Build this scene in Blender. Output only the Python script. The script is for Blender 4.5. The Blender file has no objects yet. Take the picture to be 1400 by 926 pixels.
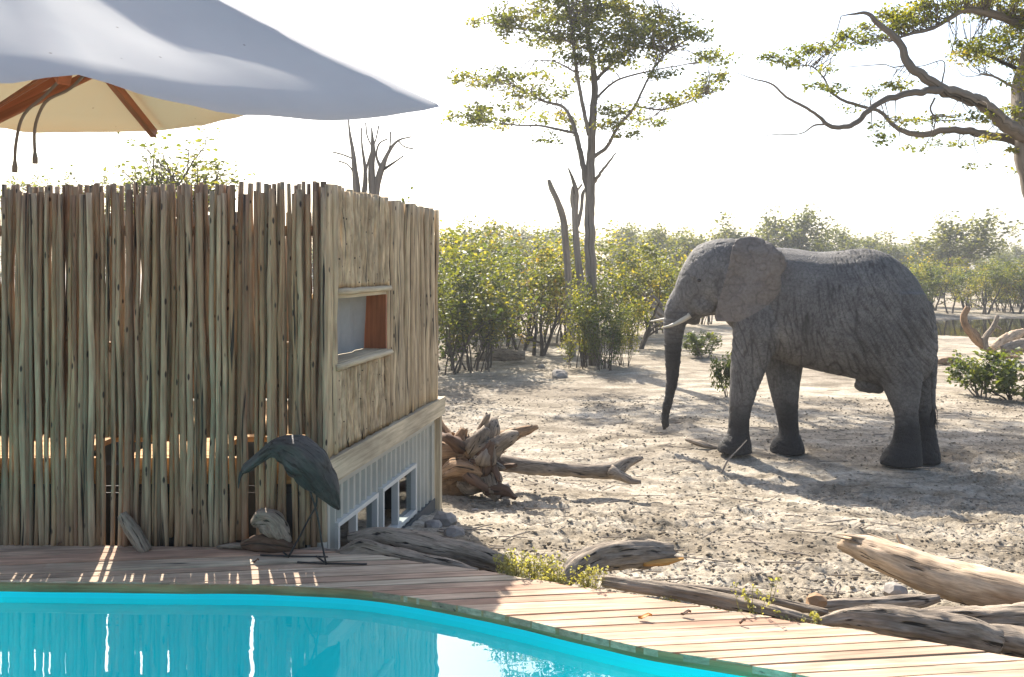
import bpy, math, random
import numpy as np
from mathutils import Vector
R = math.radians
random.seed(7)
RNG = np.random.default_rng(7)
scene = bpy.context.scene
COL = scene.collection

# ------------------------------------------------------------------ camera
F = 1200.0                      # focal length in photograph pixels (1400 px wide)
EYE = 1.6
HZ = 365.0                      # horizon row
cam_d = bpy.data.cameras.new('camera')
cam_d.sensor_width = 36.0
cam_d.lens = 36.0 * F / 1400.0
cam_d.shift_y = -(463.0 - HZ) / 1400.0
cam_d.clip_start = 0.05
cam_d.clip_end = 3000
cam = bpy.data.objects.new('camera', cam_d)
cam.location = (0, 0, EYE)
cam.rotation_euler = (R(90), 0, 0)
COL.objects.link(cam)
scene.camera = cam

# ------------------------------------------------------------------ sky, sun, exposure
SUN_EL = R(41)
SUN_AZ = R(-18.5)               # measured from +Y (view direction) towards +X
world = bpy.data.worlds.new('World')
scene.world = world
world.use_nodes = True
wn = world.node_tree
bg = wn.nodes['Background']
sky = wn.nodes.new('ShaderNodeTexSky')
sky.sky_type = 'NISHITA'
sky.sun_disc = False
sky.sun_elevation = SUN_EL
sky.sun_rotation = SUN_AZ
sky.altitude = 0
sky.air_density = 1.0
sky.dust_density = 2.5
sky.ozone_density = 1.0
bg.inputs['Strength'].default_value = 0.12
wn.links.new(sky.outputs[0], bg.inputs['Color'])
sun_d = bpy.data.lights.new('sun', 'SUN')
sun_d.energy = 4.8
sun_d.angle = R(0.5)
sun_d.color = (1.0, 0.93, 0.82)
sun = bpy.data.objects.new('sun', sun_d)
sv = Vector((math.sin(SUN_AZ) * math.cos(SUN_EL), math.cos(SUN_AZ) * math.cos(SUN_EL), math.sin(SUN_EL)))
sun.rotation_euler = sv.to_track_quat('Z', 'Y').to_euler()
sun.location = (-10, 30, 30)
COL.objects.link(sun)
vs = scene.view_settings
vs.view_transform = 'Standard'
vs.look = 'None'
vs.gamma = 1.0
vs.use_curve_mapping = False
vs.exposure = 1.35
scene.render.engine = 'CYCLES'
cy = scene.cycles
cy.use_denoising = True
cy.max_bounces = 8
cy.diffuse_bounces = 4
cy.glossy_bounces = 3
cy.transmission_bounces = 4
cy.transparent_max_bounces = 8
cy.volume_bounces = 0
cy.caustics_reflective = False
cy.caustics_refractive = False

# ------------------------------------------------------------------ numeric helpers
_perm = np.random.default_rng(3).permutation(512).astype(np.int64)
_perm = np.concatenate([_perm, _perm, _perm])
_grad = np.random.default_rng(4).normal(size=(512, 3))
_grad /= np.linalg.norm(_grad, axis=1)[:, None]

def pn(x, y, z=0.0):
    """Perlin noise on arrays, about -0.7..0.7"""
    x, y, z = np.broadcast_arrays(np.asarray(x, float), np.asarray(y, float), np.asarray(z, float))
    xi = np.floor(x).astype(np.int64); yi = np.floor(y).astype(np.int64); zi = np.floor(z).astype(np.int64)
    xf, yf, zf = x - xi, y - yi, z - zi
    u = xf * xf * xf * (xf * (xf * 6 - 15) + 10); v = yf * yf * yf * (yf * (yf * 6 - 15) + 10); w = zf * zf * zf * (zf * (zf * 6 - 15) + 10)
    out = 0
    for a in (0, 1):
        for b in (0, 1):
            for c in (0, 1):
                h = _perm[(_perm[(_perm[(xi + a) & 511] + yi + b) & 511] + zi + c) & 511]
                g = _grad[h]
                dt = g[..., 0] * (xf - a) + g[..., 1] * (yf - b) + g[..., 2] * (zf - c)
                out = out + dt * (u if a else 1 - u) * (v if b else 1 - v) * (w if c else 1 - w)
    return out

def sstep(a, b, x):
    t = np.clip((np.asarray(x, float) - a) / (b - a), 0, 1)
    return t * t * (3 - 2 * t)

def U(px, py, d):
    """world point seen at photograph pixel (px, py) at distance d along the view"""
    return np.array([(px - 700.0) / F * d, d, EYE - (py - HZ) / F * d])

# deck back edge and pool edge, plan view (x, y)
BACK = np.array([(-7, 5.22), (-4, 5.12), (-1.46, 5.0), (-.75, 4.88), (-.23, 4.65), (2.09, 3.59), (4.0, 2.72), (6.0, 2.7)])
POOL_FAR = np.array([(-5, 4.47), (-2.6, 4.465), (-1.85, 4.44), (-1.1, 4.41), (-.73, 4.35), (-.35, 4.2), (0, 4.02), (.32, 3.83), (.61, 3.67), (.89, 3.56), (1.2, 3.42), (1.45, 3.23), (1.58, 3.02), (1.62, 2.75)])

def yback(x):
    return np.interp(x, BACK[:, 0], BACK[:, 1])

_pr = np.random.default_rng(91)
PRINTS = [(_pr.uniform(-.05, .5) * y_, y_, _pr.uniform(.12, .2), _pr.uniform(.012, .028)) for y_ in _pr.uniform(6.5, 15, 70)]
FEET = [(3.05, 12.05, .05), (3.85, 12.45, -.03), (5.12, 11.5, 0.0), (5.5, 11.9, -.06)]
POND = (33.0, 39.5, 17.5, 7.2)

def gbase(x, y):
    x = np.asarray(x, float); y = np.asarray(y, float)
    s = y - yback(x)
    z = -.15 - .12 * np.clip(s, 0, 7.083)
    z = np.where(s < -.12, np.minimum(z, -.15 - 1.6 * sstep(-.12, -.35, s)), z)
    for fx, fy, dz in FEET:
        z = z + dz * np.exp(-((x - fx) ** 2 + (y - fy) ** 2) / .35 ** 2 * .5)
    q = np.sqrt(((x - POND[0]) / POND[2]) ** 2 + ((y - POND[1]) / POND[3]) ** 2)
    z = z - .75 * (1 - sstep(.75, 1.25, q))
    z = z + .18 * pn(x * .13 + 9, y * .13) * sstep(14, 24, y)
    return z

def gfine(x, y):
    """clods and hoof-churned relief"""
    s = y - yback(x)
    churn = sstep(.15, .8, s) * (.35 + .65 * (1 - sstep(10.5, 15, y)))
    patch = .45 + .9 * sstep(-.25, .35, pn(x * .55 + 3, y * .55 + 7, 2.2))
    n1 = pn(x * 1.7, y * 2.3, 1.1) * .06
    n2 = pn(x * 5.3, y * 6.3, 4.1) * .058
    n3 = np.abs(pn(x * 12, y * 14, 5.5)) * -.06
    n4 = pn(x * 27, y * 30, 8.5) * .02
    z = churn * (n1 + patch * (n2 + n3 + n4)) + pn(x * .5, y * .5, 6) * .05 * sstep(2, 6, s)
    for qx, qy, qr, qd in PRINTS:
        rr = ((x - qx) ** 2 + (y - qy) ** 2) / qr ** 2
        z = z + qd * (-np.exp(-(rr ** 2)) + .55 * np.exp(-((np.sqrt(rr) - 1.35) / .3) ** 2))
    k = 1.0
    for fx, fy, dz in FEET:
        k = k * (1 - .85 * np.exp(-((x - fx) ** 2 + (y - fy) ** 2) / .22 ** 2 * .5))
    return z * k

def gz(x, y):
    return gbase(x, y) + gfine(x, y)

def G(px, py):
    """ground point at a pixel"""
    d = 8.0
    for _ in range(40):
        x = (px - 700) / F * d
        z = float(gz(x, d))
        d = .5 * d + .5 * (EYE - z) * F / (py - HZ)
    return np.array([(px - 700) / F * d, d, float(gz((px - 700) / F * d, d))])

# ------------------------------------------------------------------ mesh builder
def frames(P):
    P = np.asarray(P, float)
    T = np.gradient(P, axis=0)
    T /= np.maximum(np.linalg.norm(T, axis=1), 1e-9)[:, None]
    ref = np.array([0, 0, 1.0]) if abs(T[0][2]) < .8 else np.array([1.0, 0, 0])
    A = []
    a = np.cross(ref, T[0]); a /= np.linalg.norm(a)
    for t in T:
        a = a - t * a.dot(t); a /= max(np.linalg.norm(a), 1e-9)
        A.append(a.copy())
    A = np.array(A)
    return T, A, np.cross(T, A)

def resample(P, n, smooth=True):
    P = np.asarray(P, float)
    seg = np.r_[0, np.cumsum(np.linalg.norm(np.diff(P, axis=0)[:, :3], axis=1))]
    t = np.linspace(0, seg[-1], n)
    if not smooth or len(P) < 3:
        return np.stack([np.interp(t, seg, P[:, k]) for k in range(P.shape[1])], 1)
    M = np.gradient(P, seg, axis=0)
    out = []
    for x in t:
        i = min(max(np.searchsorted(seg, x) - 1, 0), len(P) - 2)
        h = seg[i + 1] - seg[i]; u = (x - seg[i]) / max(h, 1e-9)
        out.append((2*u**3-3*u**2+1)*P[i] + (u**3-2*u**2+u)*h*M[i] + (-2*u**3+3*u**2)*P[i+1] + (u**3-u**2)*h*M[i+1])
    return np.array(out)

class MB:
    def __init__(s):
        s.v = []; s.f = []; s.g = []; s.n = 0
    def add(s, V, Fc, grain=None):
        V = np.asarray(V, float)
        s.v.append(V); s.g.append(V if grain is None else np.asarray(grain, float))
        o = s.n
        for f in Fc: s.f.append(tuple(i + o for i in f))
        s.n += len(V)
    def tube(s, P, rad, sides=8, cap=True, bump=0.0, bfreq=(3, 2), seed=0.0, flat=1.0):
        P = np.asarray(P, float); n = len(P)
        rad = np.broadcast_to(np.asarray(rad, float), (n,))
        T, A, B = frames(P)
        L = np.r_[0, np.cumsum(np.linalg.norm(np.diff(P, axis=0), axis=1))]
        th = np.arange(sides) * 2 * math.pi / sides
        c, sn = np.cos(th), np.sin(th)
        r = rad[:, None] * np.ones((1, sides))
        if bump:
            r = r * (1 + bump * 1.6 * pn(c[None, :] * bfreq[0] + seed, sn[None, :] * bfreq[0] + seed * 1.7, L[:, None] * bfreq[1] + seed)
                     + bump * .8 * pn(c[None, :] * bfreq[0] * 3 + seed, sn[None, :] * bfreq[0] * 3, L[:, None] * bfreq[1] * 1.3 + seed))
        V = P[:, None, :] + A[:, None, :] * (r * c)[..., None] + B[:, None, :] * (r * sn * flat)[..., None]
        gr = np.stack([r * c, r * sn, L[:, None] * np.ones((1, sides)) + seed * 3.1], -1)
        Fc = []
        for i in range(n - 1):
            for j in range(sides):
                k = (j + 1) % sides
                Fc.append((i*sides+j, i*sides+k, (i+1)*sides+k, (i+1)*sides+j))
        V = V.reshape(-1, 3); gr = gr.reshape(-1, 3)
        if cap:
            Fc.append(tuple(range(sides))[::-1]); Fc.append(tuple(range((n-1)*sides, n*sides)))
        s.add(V, Fc, gr)
        return s
    def box(s, lo, hi, ax=None, org=(0, 0, 0)):
        """box between lo and hi in local axes ax (3 unit rows) about org"""
        lo = np.array(lo, float); hi = np.array(hi, float)
        c = np.array([[lo[0], lo[1], lo[2]], [hi[0], lo[1], lo[2]], [hi[0], hi[1], lo[2]], [lo[0], hi[1], lo[2]],
                      [lo[0], lo[1], hi[2]], [hi[0], lo[1], hi[2]], [hi[0], hi[1], hi[2]], [lo[0], hi[1], hi[2]]])
        V = c if ax is None else np.asarray(org) + c @ np.asarray(ax, float)
        if ax is None: V = V + np.asarray(org)
        # grain runs along the longest side
        k = int(np.argmax(hi - lo)); order = [i for i in range(3) if i != k] + [k]
        s.add(V, [(3,2,1,0),(4,5,6,7),(0,1,5,4),(1,2,6,5),(2,3,7,6),(3,0,4,7)], c[:, order])
        return s
    def build(s, name, mat, parent=None, smooth=True, loc=None, kind=None):
        V = np.concatenate(s.v); gr = np.concatenate(s.g)
        me = bpy.data.meshes.new(name)
        if loc is not None: V = V - np.asarray(loc)
        me.from_pydata(V.tolist(), [], s.f)
        at = me.attributes.new('grain', 'FLOAT_VECTOR', 'POINT')
        at.data.foreach_set('vector', gr.astype(np.float32).ravel())
        if smooth: me.polygons.foreach_set('use_smooth', [True] * len(me.polygons))
        me.materials.append(mat)
        return link(name, me, parent, loc, kind)

def link(name, me, parent=None, loc=None, kind=None):
    o = bpy.data.objects.new(name, me)
    COL.objects.link(o)
    if parent is not None: o.parent = parent
    elif loc is not None: o.location = loc
    if kind: o['kind'] = kind
    return o

def empty(name, loc=(0, 0, 0)):
    o = bpy.data.objects.new(name, None)
    o.empty_display_size = .1
    COL.objects.link(o); o.location = loc
    return o

def tag(o, label, cat, group=None):
    o['label'] = label; o['category'] = cat
    if group: o['group'] = group
    return o

def fast_mesh(name, V, Q, mat, attrs=None, smooth=False, k=4):
    """V (n,3), Q (m,k) -> mesh quickly"""
    V = np.asarray(V, np.float32); Q = np.asarray(Q, np.int32)
    me = bpy.data.meshes.new(name)
    me.vertices.add(len(V)); me.vertices.foreach_set('co', V.ravel())
    me.loops.add(Q.size); me.loops.foreach_set('vertex_index', Q.ravel())
    me.polygons.add(len(Q)); me.polygons.foreach_set('loop_start', np.arange(0, Q.size, k, dtype=np.int32))
    if smooth: me.polygons.foreach_set('use_smooth', np.ones(len(Q), bool))
    me.update(calc_edges=True)
    for nm, arr in (attrs or {}).items():
        if arr.ndim == 1:
            a = me.attributes.new(nm, 'FLOAT', 'POINT'); a.data.foreach_set('value', arr.astype(np.float32))
        else:
            a = me.attributes.new(nm, 'FLOAT_VECTOR', 'POINT'); a.data.foreach_set('vector', arr.astype(np.float32).ravel())
    me.materials.append(mat)
    return me

# ------------------------------------------------------------------ materials
def newmat(name):
    m = bpy.data.materials.new(name); m.use_nodes = True
    nt = m.node_tree
    return m, nt, nt.nodes['Principled BSDF']
def nd(nt, t, **kw):
    n = nt.nodes.new(t)
    for k, v in kw.items(): setattr(n, k, v)
    return n
def ramp(nt, stops, src=None, interp='LINEAR'):
    r = nd(nt, 'ShaderNodeValToRGB'); cr = r.color_ramp; cr.interpolation = interp
    while len(cr.elements) > 1: cr.elements.remove(cr.elements[-1])
    for i, (p, c) in enumerate(stops):
        e = cr.elements[0] if i == 0 else cr.elements.new(p)
        e.position = p; e.color = (*c, 1) if len(c) == 3 else c
    if src is not None: nt.links.new(src, r.inputs[0])
    return r.outputs[0]
def noise(nt, vec, scale, detail=4, rough=.6, dist=0.0):
    n = nd(nt, 'ShaderNodeTexNoise'); n.inputs['Scale'].default_value = scale; n.inputs['Detail'].default_value = detail
    n.inputs['Roughness'].default_value = rough; n.inputs['Distortion'].default_value = dist
    if vec is not None: nt.links.new(vec, n.inputs['Vector'])
    return n.outputs['Fac']
def mapping(nt, vec, scale=(1, 1, 1), loc=(0, 0, 0)):
    m = nd(nt, 'ShaderNodeMapping'); m.inputs['Scale'].default_value = scale; m.inputs['Location'].default_value = loc
    nt.links.new(vec, m.inputs['Vector']); return m.outputs[0]
def attr(nt, name):
    a = nd(nt, 'ShaderNodeAttribute'); a.attribute_name = name; return a
def mix(nt, a, b, fac, mode='MIX'):
    m = nd(nt, 'ShaderNodeMix', data_type='RGBA', blend_type=mode)
    for sock, val in ((m.inputs[0], fac), (m.inputs[6], a), (m.inputs[7], b)):
        if hasattr(val, 'links') or hasattr(val, 'is_linked'): nt.links.new(val, sock)
        elif isinstance(val, (int, float)): sock.default_value = val
        else: sock.default_value = (*val, 1)
    return m.outputs[2]
def math_(nt, op, a, b=None):
    m = nd(nt, 'ShaderNodeMath', operation=op)
    for i, v in enumerate((a, b)):
        if v is None: continue
        if isinstance(v, (int, float)): m.inputs[i].default_value = v
        else: nt.links.new(v, m.inputs[i])
    return m.outputs[0]
def bump(nt, bs, h, strength=.5, dist=.01):
    b = nd(nt, 'ShaderNodeBump'); b.inputs['Strength'].default_value = strength; b.inputs['Distance'].default_value = dist
    nt.links.new(h, b.inputs['Height']); nt.links.new(b.outputs[0], bs.inputs['Normal'])

def wood(name, cols, crack=(.03, .025, .02), scale=1.0, knots=0.0, var=True, rough=.85, crackw=.45, bumps=.6, bd=.006, along=1.0):
    """weathered wood; grain runs along grain.z; cols picked per object"""
    m, nt, bs = newmat(name)
    g = attr(nt, 'grain').outputs['Vector']
    oi = nd(nt, 'ShaderNodeObjectInfo')
    off = nd(nt, 'ShaderNodeVectorMath', operation='ADD')
    sc = nd(nt, 'ShaderNodeVectorMath', operation='SCALE'); sc.inputs['Scale'].default_value = 37.0
    cmb = nd(nt, 'ShaderNodeCombineXYZ')
    for i in range(3): nt.links.new(oi.outputs['Random'], cmb.inputs[i])
    nt.links.new(cmb.outputs[0], sc.inputs[0]); nt.links.new(g, off.inputs[0]); nt.links.new(sc.outputs[0], off.inputs[1])
    gv = off.outputs[0]
    fine = noise(nt, mapping(nt, gv, (60 * scale, 60 * scale, 3.0 * scale * along)), 1, 5, .65)
    blot = noise(nt, mapping(nt, gv, (6 * scale, 6 * scale, 2.2 * scale)), 1, 3, .6)
    base = ramp(nt, [(i / max(len(cols) - 1, 1), c) for i, c in enumerate(cols)], oi.outputs['Random'] if var else blot)
    c = mix(nt, base, ramp(nt, [(.3, (.45, .42, .40)), (.7, (1.25, 1.2, 1.15))], blot), .75, 'MULTIPLY')
    c = mix(nt, c, ramp(nt, [(.3, (.5, .48, .45)), (.65, (1.2, 1.2, 1.2))], fine), .8, 'MULTIPLY')
    ck = noise(nt, mapping(nt, gv, (34 * scale, 34 * scale, 1.1 * scale * along)), 1, 3, .55, .6)
    ckf = ramp(nt, [(crackw - .1, (1, 1, 1)), (crackw - .03, (0, 0, 0))], ck)
    c = mix(nt, c, crack, ckf)
    if knots:
        v = nd(nt, 'ShaderNodeTexVoronoi'); v.inputs['Scale'].default_value = 1.0
        nt.links.new(mapping(nt, gv, (20, 20, 7)), v.inputs['Vector'])
        kf = ramp(nt, [(knots * .6, (1, 1, 1)), (knots, (0, 0, 0))], v.outputs['Distance'])
        c = mix(nt, c, (.035, .025, .02), kf)
    nt.links.new(c, bs.inputs['Base Color'])
    bs.inputs['Roughness'].default_value = rough
    bs.inputs['Specular IOR Level'].default_value = .25
    h = math_(nt, 'ADD', math_(nt, 'MULTIPLY', fine, .6), math_(nt, 'MULTIPLY', ckf, -.8))
    bump(nt, bs, h, bumps, bd)
    return m

def plain(name, col, rough=.7, var=.15, scale=12.0, metal=0.0, spec=.4):
    m, nt, bs = newmat(name)
    tc = nd(nt, 'ShaderNodeTexCoord')
    n = noise(nt, tc.outputs['Object'], scale, 5, .6)
    c = mix(nt, [k * (1 - var * 1.6) for k in col], [min(1, k * (1 + var)) for k in col], n)
    nt.links.new(c, bs.inputs['Base Color'])
    bs.inputs['Roughness'].default_value = rough; bs.inputs['Metallic'].default_value = metal
    bs.inputs['Specular IOR Level'].default_value = spec
    bump(nt, bs, n, .15, .003)
    return m

def leafmat(name, stops, trans=.5):
    m, nt, bs = newmat(name)
    t = attr(nt, 'tint').outputs['Fac']
    oi = nd(nt, 'ShaderNodeObjectInfo')
    f = math_(nt, 'ADD', math_(nt, 'MULTIPLY', t, .8), math_(nt, 'MULTIPLY', oi.outputs['Random'], .2))
    c = ramp(nt, stops, f)
    nt.links.new(c, bs.inputs['Base Color'])
    bs.inputs['Roughness'].default_value = .5
    bs.inputs['Specular IOR Level'].default_value = .35
    tr = nd(nt, 'ShaderNodeBsdfTranslucent')
    nt.links.new(mix(nt, c, (2.6, 2.35, .6), 1.0, 'MULTIPLY'), tr.inputs['Color'])
    mx = nd(nt, 'ShaderNodeMixShader'); mx.inputs[0].default_value = trans
    nt.links.new(bs.outputs[0], mx.inputs[1]); nt.links.new(tr.outputs[0], mx.inputs[2])
    nt.links.new(mx.outputs[0], nt.nodes['Material Output'].inputs['Surface'])
    return m

# ground
def ground_mat():
    m, nt, bs = newmat('dry_soil')
    geo = nd(nt, 'ShaderNodeNewGeometry')
    p = geo.outputs['Position']
    big = noise(nt, mapping(nt, p, (.16, .3, .2)), 1, 5, .62, .4)
    mid = noise(nt, mapping(nt, p, (1.1, 1.9, 1)), 1, 6, .68, .5)
    fin = noise(nt, p, 22, 6, .72)
    sp = noise(nt, p, 70, 3, .6)
    c = ramp(nt, [(.30, (.17, .145, .112)), (.43, (.30, .265, .21)), (.53, (.42, .38, .315)), (.66, (.54, .50, .43))], mid)
    c = mix(nt, c, ramp(nt, [(.35, (.62, .58, .54)), (.62, (1.12, 1.1, 1.07))], big), .9, 'MULTIPLY')
    c = mix(nt, c, ramp(nt, [(.32, (.36, .33, .30)), (.6, (1.02, 1.0, .96))], fin), .8, 'MULTIPLY')
    c = mix(nt, c, (.10, .085, .07), ramp(nt, [(.60, (0, 0, 0)), (.70, (.35, .35, .35))], sp))
    nt.links.new(c, bs.inputs['Base Color'])
    bs.inputs['Roughness'].default_value = .95; bs.inputs['Specular IOR Level'].default_value = .15
    h = math_(nt, 'ADD', math_(nt, 'MULTIPLY', fin, 1.0), math_(nt, 'MULTIPLY', mid, .8))
    bump(nt, bs, h, .8, .03)
    return m
M = {}
M['soil'] = ground_mat()
M['clod'] = plain('clod_soil', (.27, .235, .19), .95, .35, 9, spec=.1)
M['stone'] = plain('grey_stone', (.30, .27, .24), .9, .35, 14, spec=.2)
M['pole'] = wood('fence_pole_wood', [(.25, .155, .09), (.38, .26, .155), (.31, .22, .14), (.27, .165, .105), (.45, .35, .235), (.17, .105, .068), (.34, .30, .21), (.33, .21, .125), (.47, .37, .255), (.28, .185, .12)], knots=.16, scale=1.0, crackw=.42)
M['pole_side'] = wood('side_pole_wood', [(.47, .36, .225), (.57, .455, .30), (.53, .43, .29), (.42, .32, .20)], knots=.14, crackw=.42)  # lighter than the front poles: reflected light put into the colour
M['board'] = wood('deck_board_wood', [(.45, .33, .24), (.54, .44, .33), (.50, .35, .25), (.57, .49, .37), (.48, .30, .21), (.52, .43, .33)], scale=.9, crackw=.36, bumps=.45)
M['edging'] = wood('edging_wood', [(.50, .25, .13), (.56, .30, .16)], scale=.8, crackw=.38)
M['beam'] = wood('beam_timber', [(.52, .45, .32), (.58, .50, .36)], scale=.6, crackw=.33, bumps=.3)
M['floorplank'] = wood('floor_plank_wood', [(.50, .30, .13), (.56, .36, .17)], scale=.6, crackw=.33, bumps=.3)
M['redwood'] = wood('red_timber', [(.30, .10, .045), (.34, .13, .06)], scale=.7, crackw=.33, rough=.5, bumps=.25)
M['log_grey'] = wood('grey_driftwood', [(.19, .155, .12), (.31, .26, .205), (.25, .215, .175)], scale=1.5, var=False, along=2.4, crackw=.44, bumps=.9, bd=.012)
M['log_pale'] = wood('pale_log_wood', [(.48, .32, .18), (.55, .43, .31), (.50, .37, .24)], scale=1.2, var=False, along=2.4, crackw=.42, bumps=.8, bd=.010, crack=(.07, .05, .035))
M['log_brown'] = wood('brown_stump_wood', [(.26, .155, .085), (.33, .215, .125), (.22, .165, .12)], scale=1.1, var=False, along=2.4, crackw=.42, bumps=.9, bd=.012)
M['heart'] = wood('orange_heartwood', [(.50, .25, .07), (.58, .32, .10)], scale=.5, crackw=.36)
M['dark_rot'] = wood('dark_rotten_wood', [(.12, .075, .05), (.16, .10, .07)], scale=.6, crackw=.45)
M['sculpt'] = wood('carved_dark_driftwood', [(.035, .032, .03), (.085, .08, .076), (.05, .046, .043)], scale=1.6, var=False, along=2.4, crackw=.46, rough=.6, bumps=.9, bd=.008)
M['iron'] = plain('black_iron_rod', (.03, .028, .026), .6, .3)
M['bark'] = wood('grey_bark', [(.17, .145, .12), (.24, .21, .175)], scale=.25, var=False, crackw=.44, bumps=.8, bd=.02)
M['bark_dark'] = wood('dark_bark', [(.085, .07, .055), (.13, .11, .09)], scale=.25, var=False, crackw=.42, bumps=.8, bd=.02)
M['deadwood'] = wood('bleached_deadwood', [(.24, .21, .18), (.32, .28, .24)], scale=.3, var=False, crackw=.4)
M['steel'] = plain('pale_grey_container_paint', (.43, .415, .355), .5, .16, 6)
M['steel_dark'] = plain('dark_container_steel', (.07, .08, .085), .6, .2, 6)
M['frame'] = plain('pale_window_frame_paint', (.60, .59, .54), .45, .08, 6)
M['curtain'] = plain('grey_canvas_blind', (.27, .27, .26), .9, .12, 20)
M['dark'] = plain('dark_interior', (.02, .02, .02), .8, .1)
M['cord'] = plain('grey_cord', (.16, .14, .12), .8, .2)
M['leaf_near'] = leafmat('mopane_leaf', [(0, (.045, .06, .02)), (.4, (.08, .10, .03)), (.7, (.125, .135, .035)), (.9, (.18, .16, .045)), (1, (.20, .13, .05))], .5)
M['leaf_bush'] = leafmat('bush_leaf', [(0, (.03, .042, .016)), (.3, (.065, .08, .026)), (.6, (.12, .13, .036)), (.85, (.21, .185, .05)), (1, (.25, .16, .055))], .52)
M['leaf_green'] = leafmat('green_leaf', [(0, (.03, .048, .02)), (.5, (.06, .085, .03)), (1, (.13, .145, .045))], .42)
M['leaf_far'] = leafmat('far_leaf', [(0, (.055, .07, .035)), (.5, (.09, .105, .05)), (1, (.15, .15, .07))], .4)
M['herb'] = leafmat('pale_herb_leaf', [(0, (.17, .17, .08)), (1, (.34, .33, .19))], .4)
M['tusk'] = plain('ivory', (.46, .41, .32), .45, .12, 8)
M['eye'] = plain('dark_eye', (.015, .01, .008), .15, .1)
M['nail'] = plain('toenail_horn', (.22, .19, .16), .6, .2)

def fresnel(nt, f0, ex, normal=None):
    lw = nd(nt, 'ShaderNodeLayerWeight')
    if normal is not None: nt.links.new(normal, lw.inputs['Normal'])
    return math_(nt, 'ADD', math_(nt, 'MULTIPLY', math_(nt, 'POWER', lw.outputs['Facing'], ex), 1 - f0), f0)
def glass_mat():
    m, nt, bs = newmat('window_glass')
    out = nt.nodes['Material Output']
    tr = nd(nt, 'ShaderNodeBsdfTransparent'); tr.inputs[0].default_value = (.75, .8, .8, 1)
    gl = nd(nt, 'ShaderNodeBsdfGlossy'); gl.inputs['Roughness'].default_value = .02
    fr = fresnel(nt, .06, 4.5)
    mx = nd(nt, 'ShaderNodeMixShader')
    nt.links.new(fr, mx.inputs[0]); nt.links.new(tr.outputs[0], mx.inputs[1]); nt.links.new(gl.outputs[0], mx.inputs[2])
    nt.links.new(mx.outputs[0], out.inputs['Surface'])
    return m
M['glass'] = glass_mat()
def water_mat(name, tint, ior, bscale, bstr):
    m, nt, bs = newmat(name)
    out = nt.nodes['Material Output']
    geo = nd(nt, 'ShaderNodeNewGeometry')
    tr = nd(nt, 'ShaderNodeBsdfTransparent'); tr.inputs[0].default_value = (*tint, 1)
    gl = nd(nt, 'ShaderNodeBsdfGlossy'); gl.inputs['Roughness'].default_value = .0
    b = nd(nt, 'ShaderNodeBump'); b.inputs['Strength'].default_value = bstr; b.inputs['Distance'].default_value = .02
    nt.links.new(noise(nt, mapping(nt, geo.outputs['Position'], (bscale * .7, bscale, 1)), 1, 2, .5, .3), b.inputs['Height'])
    nt.links.new(b.outputs[0], gl.inputs['Normal'])
    fr = fresnel(nt, .04, ior, b.outputs[0])
    mx = nd(nt, 'ShaderNodeMixShader')
    nt.links.new(fr, mx.inputs[0]); nt.links.new(tr.outputs[0], mx.inputs[1]); nt.links.new(gl.outputs[0], mx.inputs[2])
    nt.links.new(mx.outputs[0], out.inputs['Surface'])
    return m
M['water'] = water_mat('pool_water_surface', (.88, 1.0, .96), 2.6, 5, .05)
M['pondwater'] = water_mat('pond_water_surface', (.35, .32, .22), 4.5, 6, .05)
M['liner'] = plain('turquoise_pool_liner', (.005, .80, .88), .5, .05, 3)

TAN_FRONT = False      # which face of the canopy takes the tan colour
def canvas_mat():
    m, nt, bs = newmat('umbrella_canvas')
    tc = nd(nt, 'ShaderNodeTexCoord')
    n = noise(nt, tc.outputs['Object'], 5, 5, .6)
    st = nd(nt, 'ShaderNodeTexVoronoi'); st.inputs['Scale'].default_value = 13
    nt.links.new(tc.outputs['Object'], st.inputs['Vector'])
    c = mix(nt, (.44, .445, .45), (.53, .53, .525), n)
    gb = nd(nt, 'ShaderNodeNewGeometry')
    c = mix(nt, (.42, .385, .31), c, gb.outputs['Backfacing']) if TAN_FRONT else mix(nt, c, (.42, .385, .31), gb.outputs['Backfacing'])
    c = mix(nt, c, (.16, .14, .12), ramp(nt, [(.035, (.7, .7, .7)), (.06, (0, 0, 0))], st.outputs['Distance']))
    nt.links.new(c, bs.inputs['Base Color']); bs.inputs['Roughness'].default_value = .85
    bump(nt, bs, n, .08, .01)
    tr = nd(nt, 'ShaderNodeBsdfTranslucent')
    nt.links.new(mix(nt, c, (1.0, .74, .46), 1.0, 'MULTIPLY'), tr.inputs['Color'])
    mx = nd(nt, 'ShaderNodeMixShader'); mx.inputs[0].default_value = .17
    nt.links.new(bs.outputs[0], mx.inputs[1]); nt.links.new(tr.outputs[0], mx.inputs[2])
    nt.links.new(mx.outputs[0], nt.nodes['Material Output'].inputs['Surface'])
    return m
M['canvas'] = canvas_mat()

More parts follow.
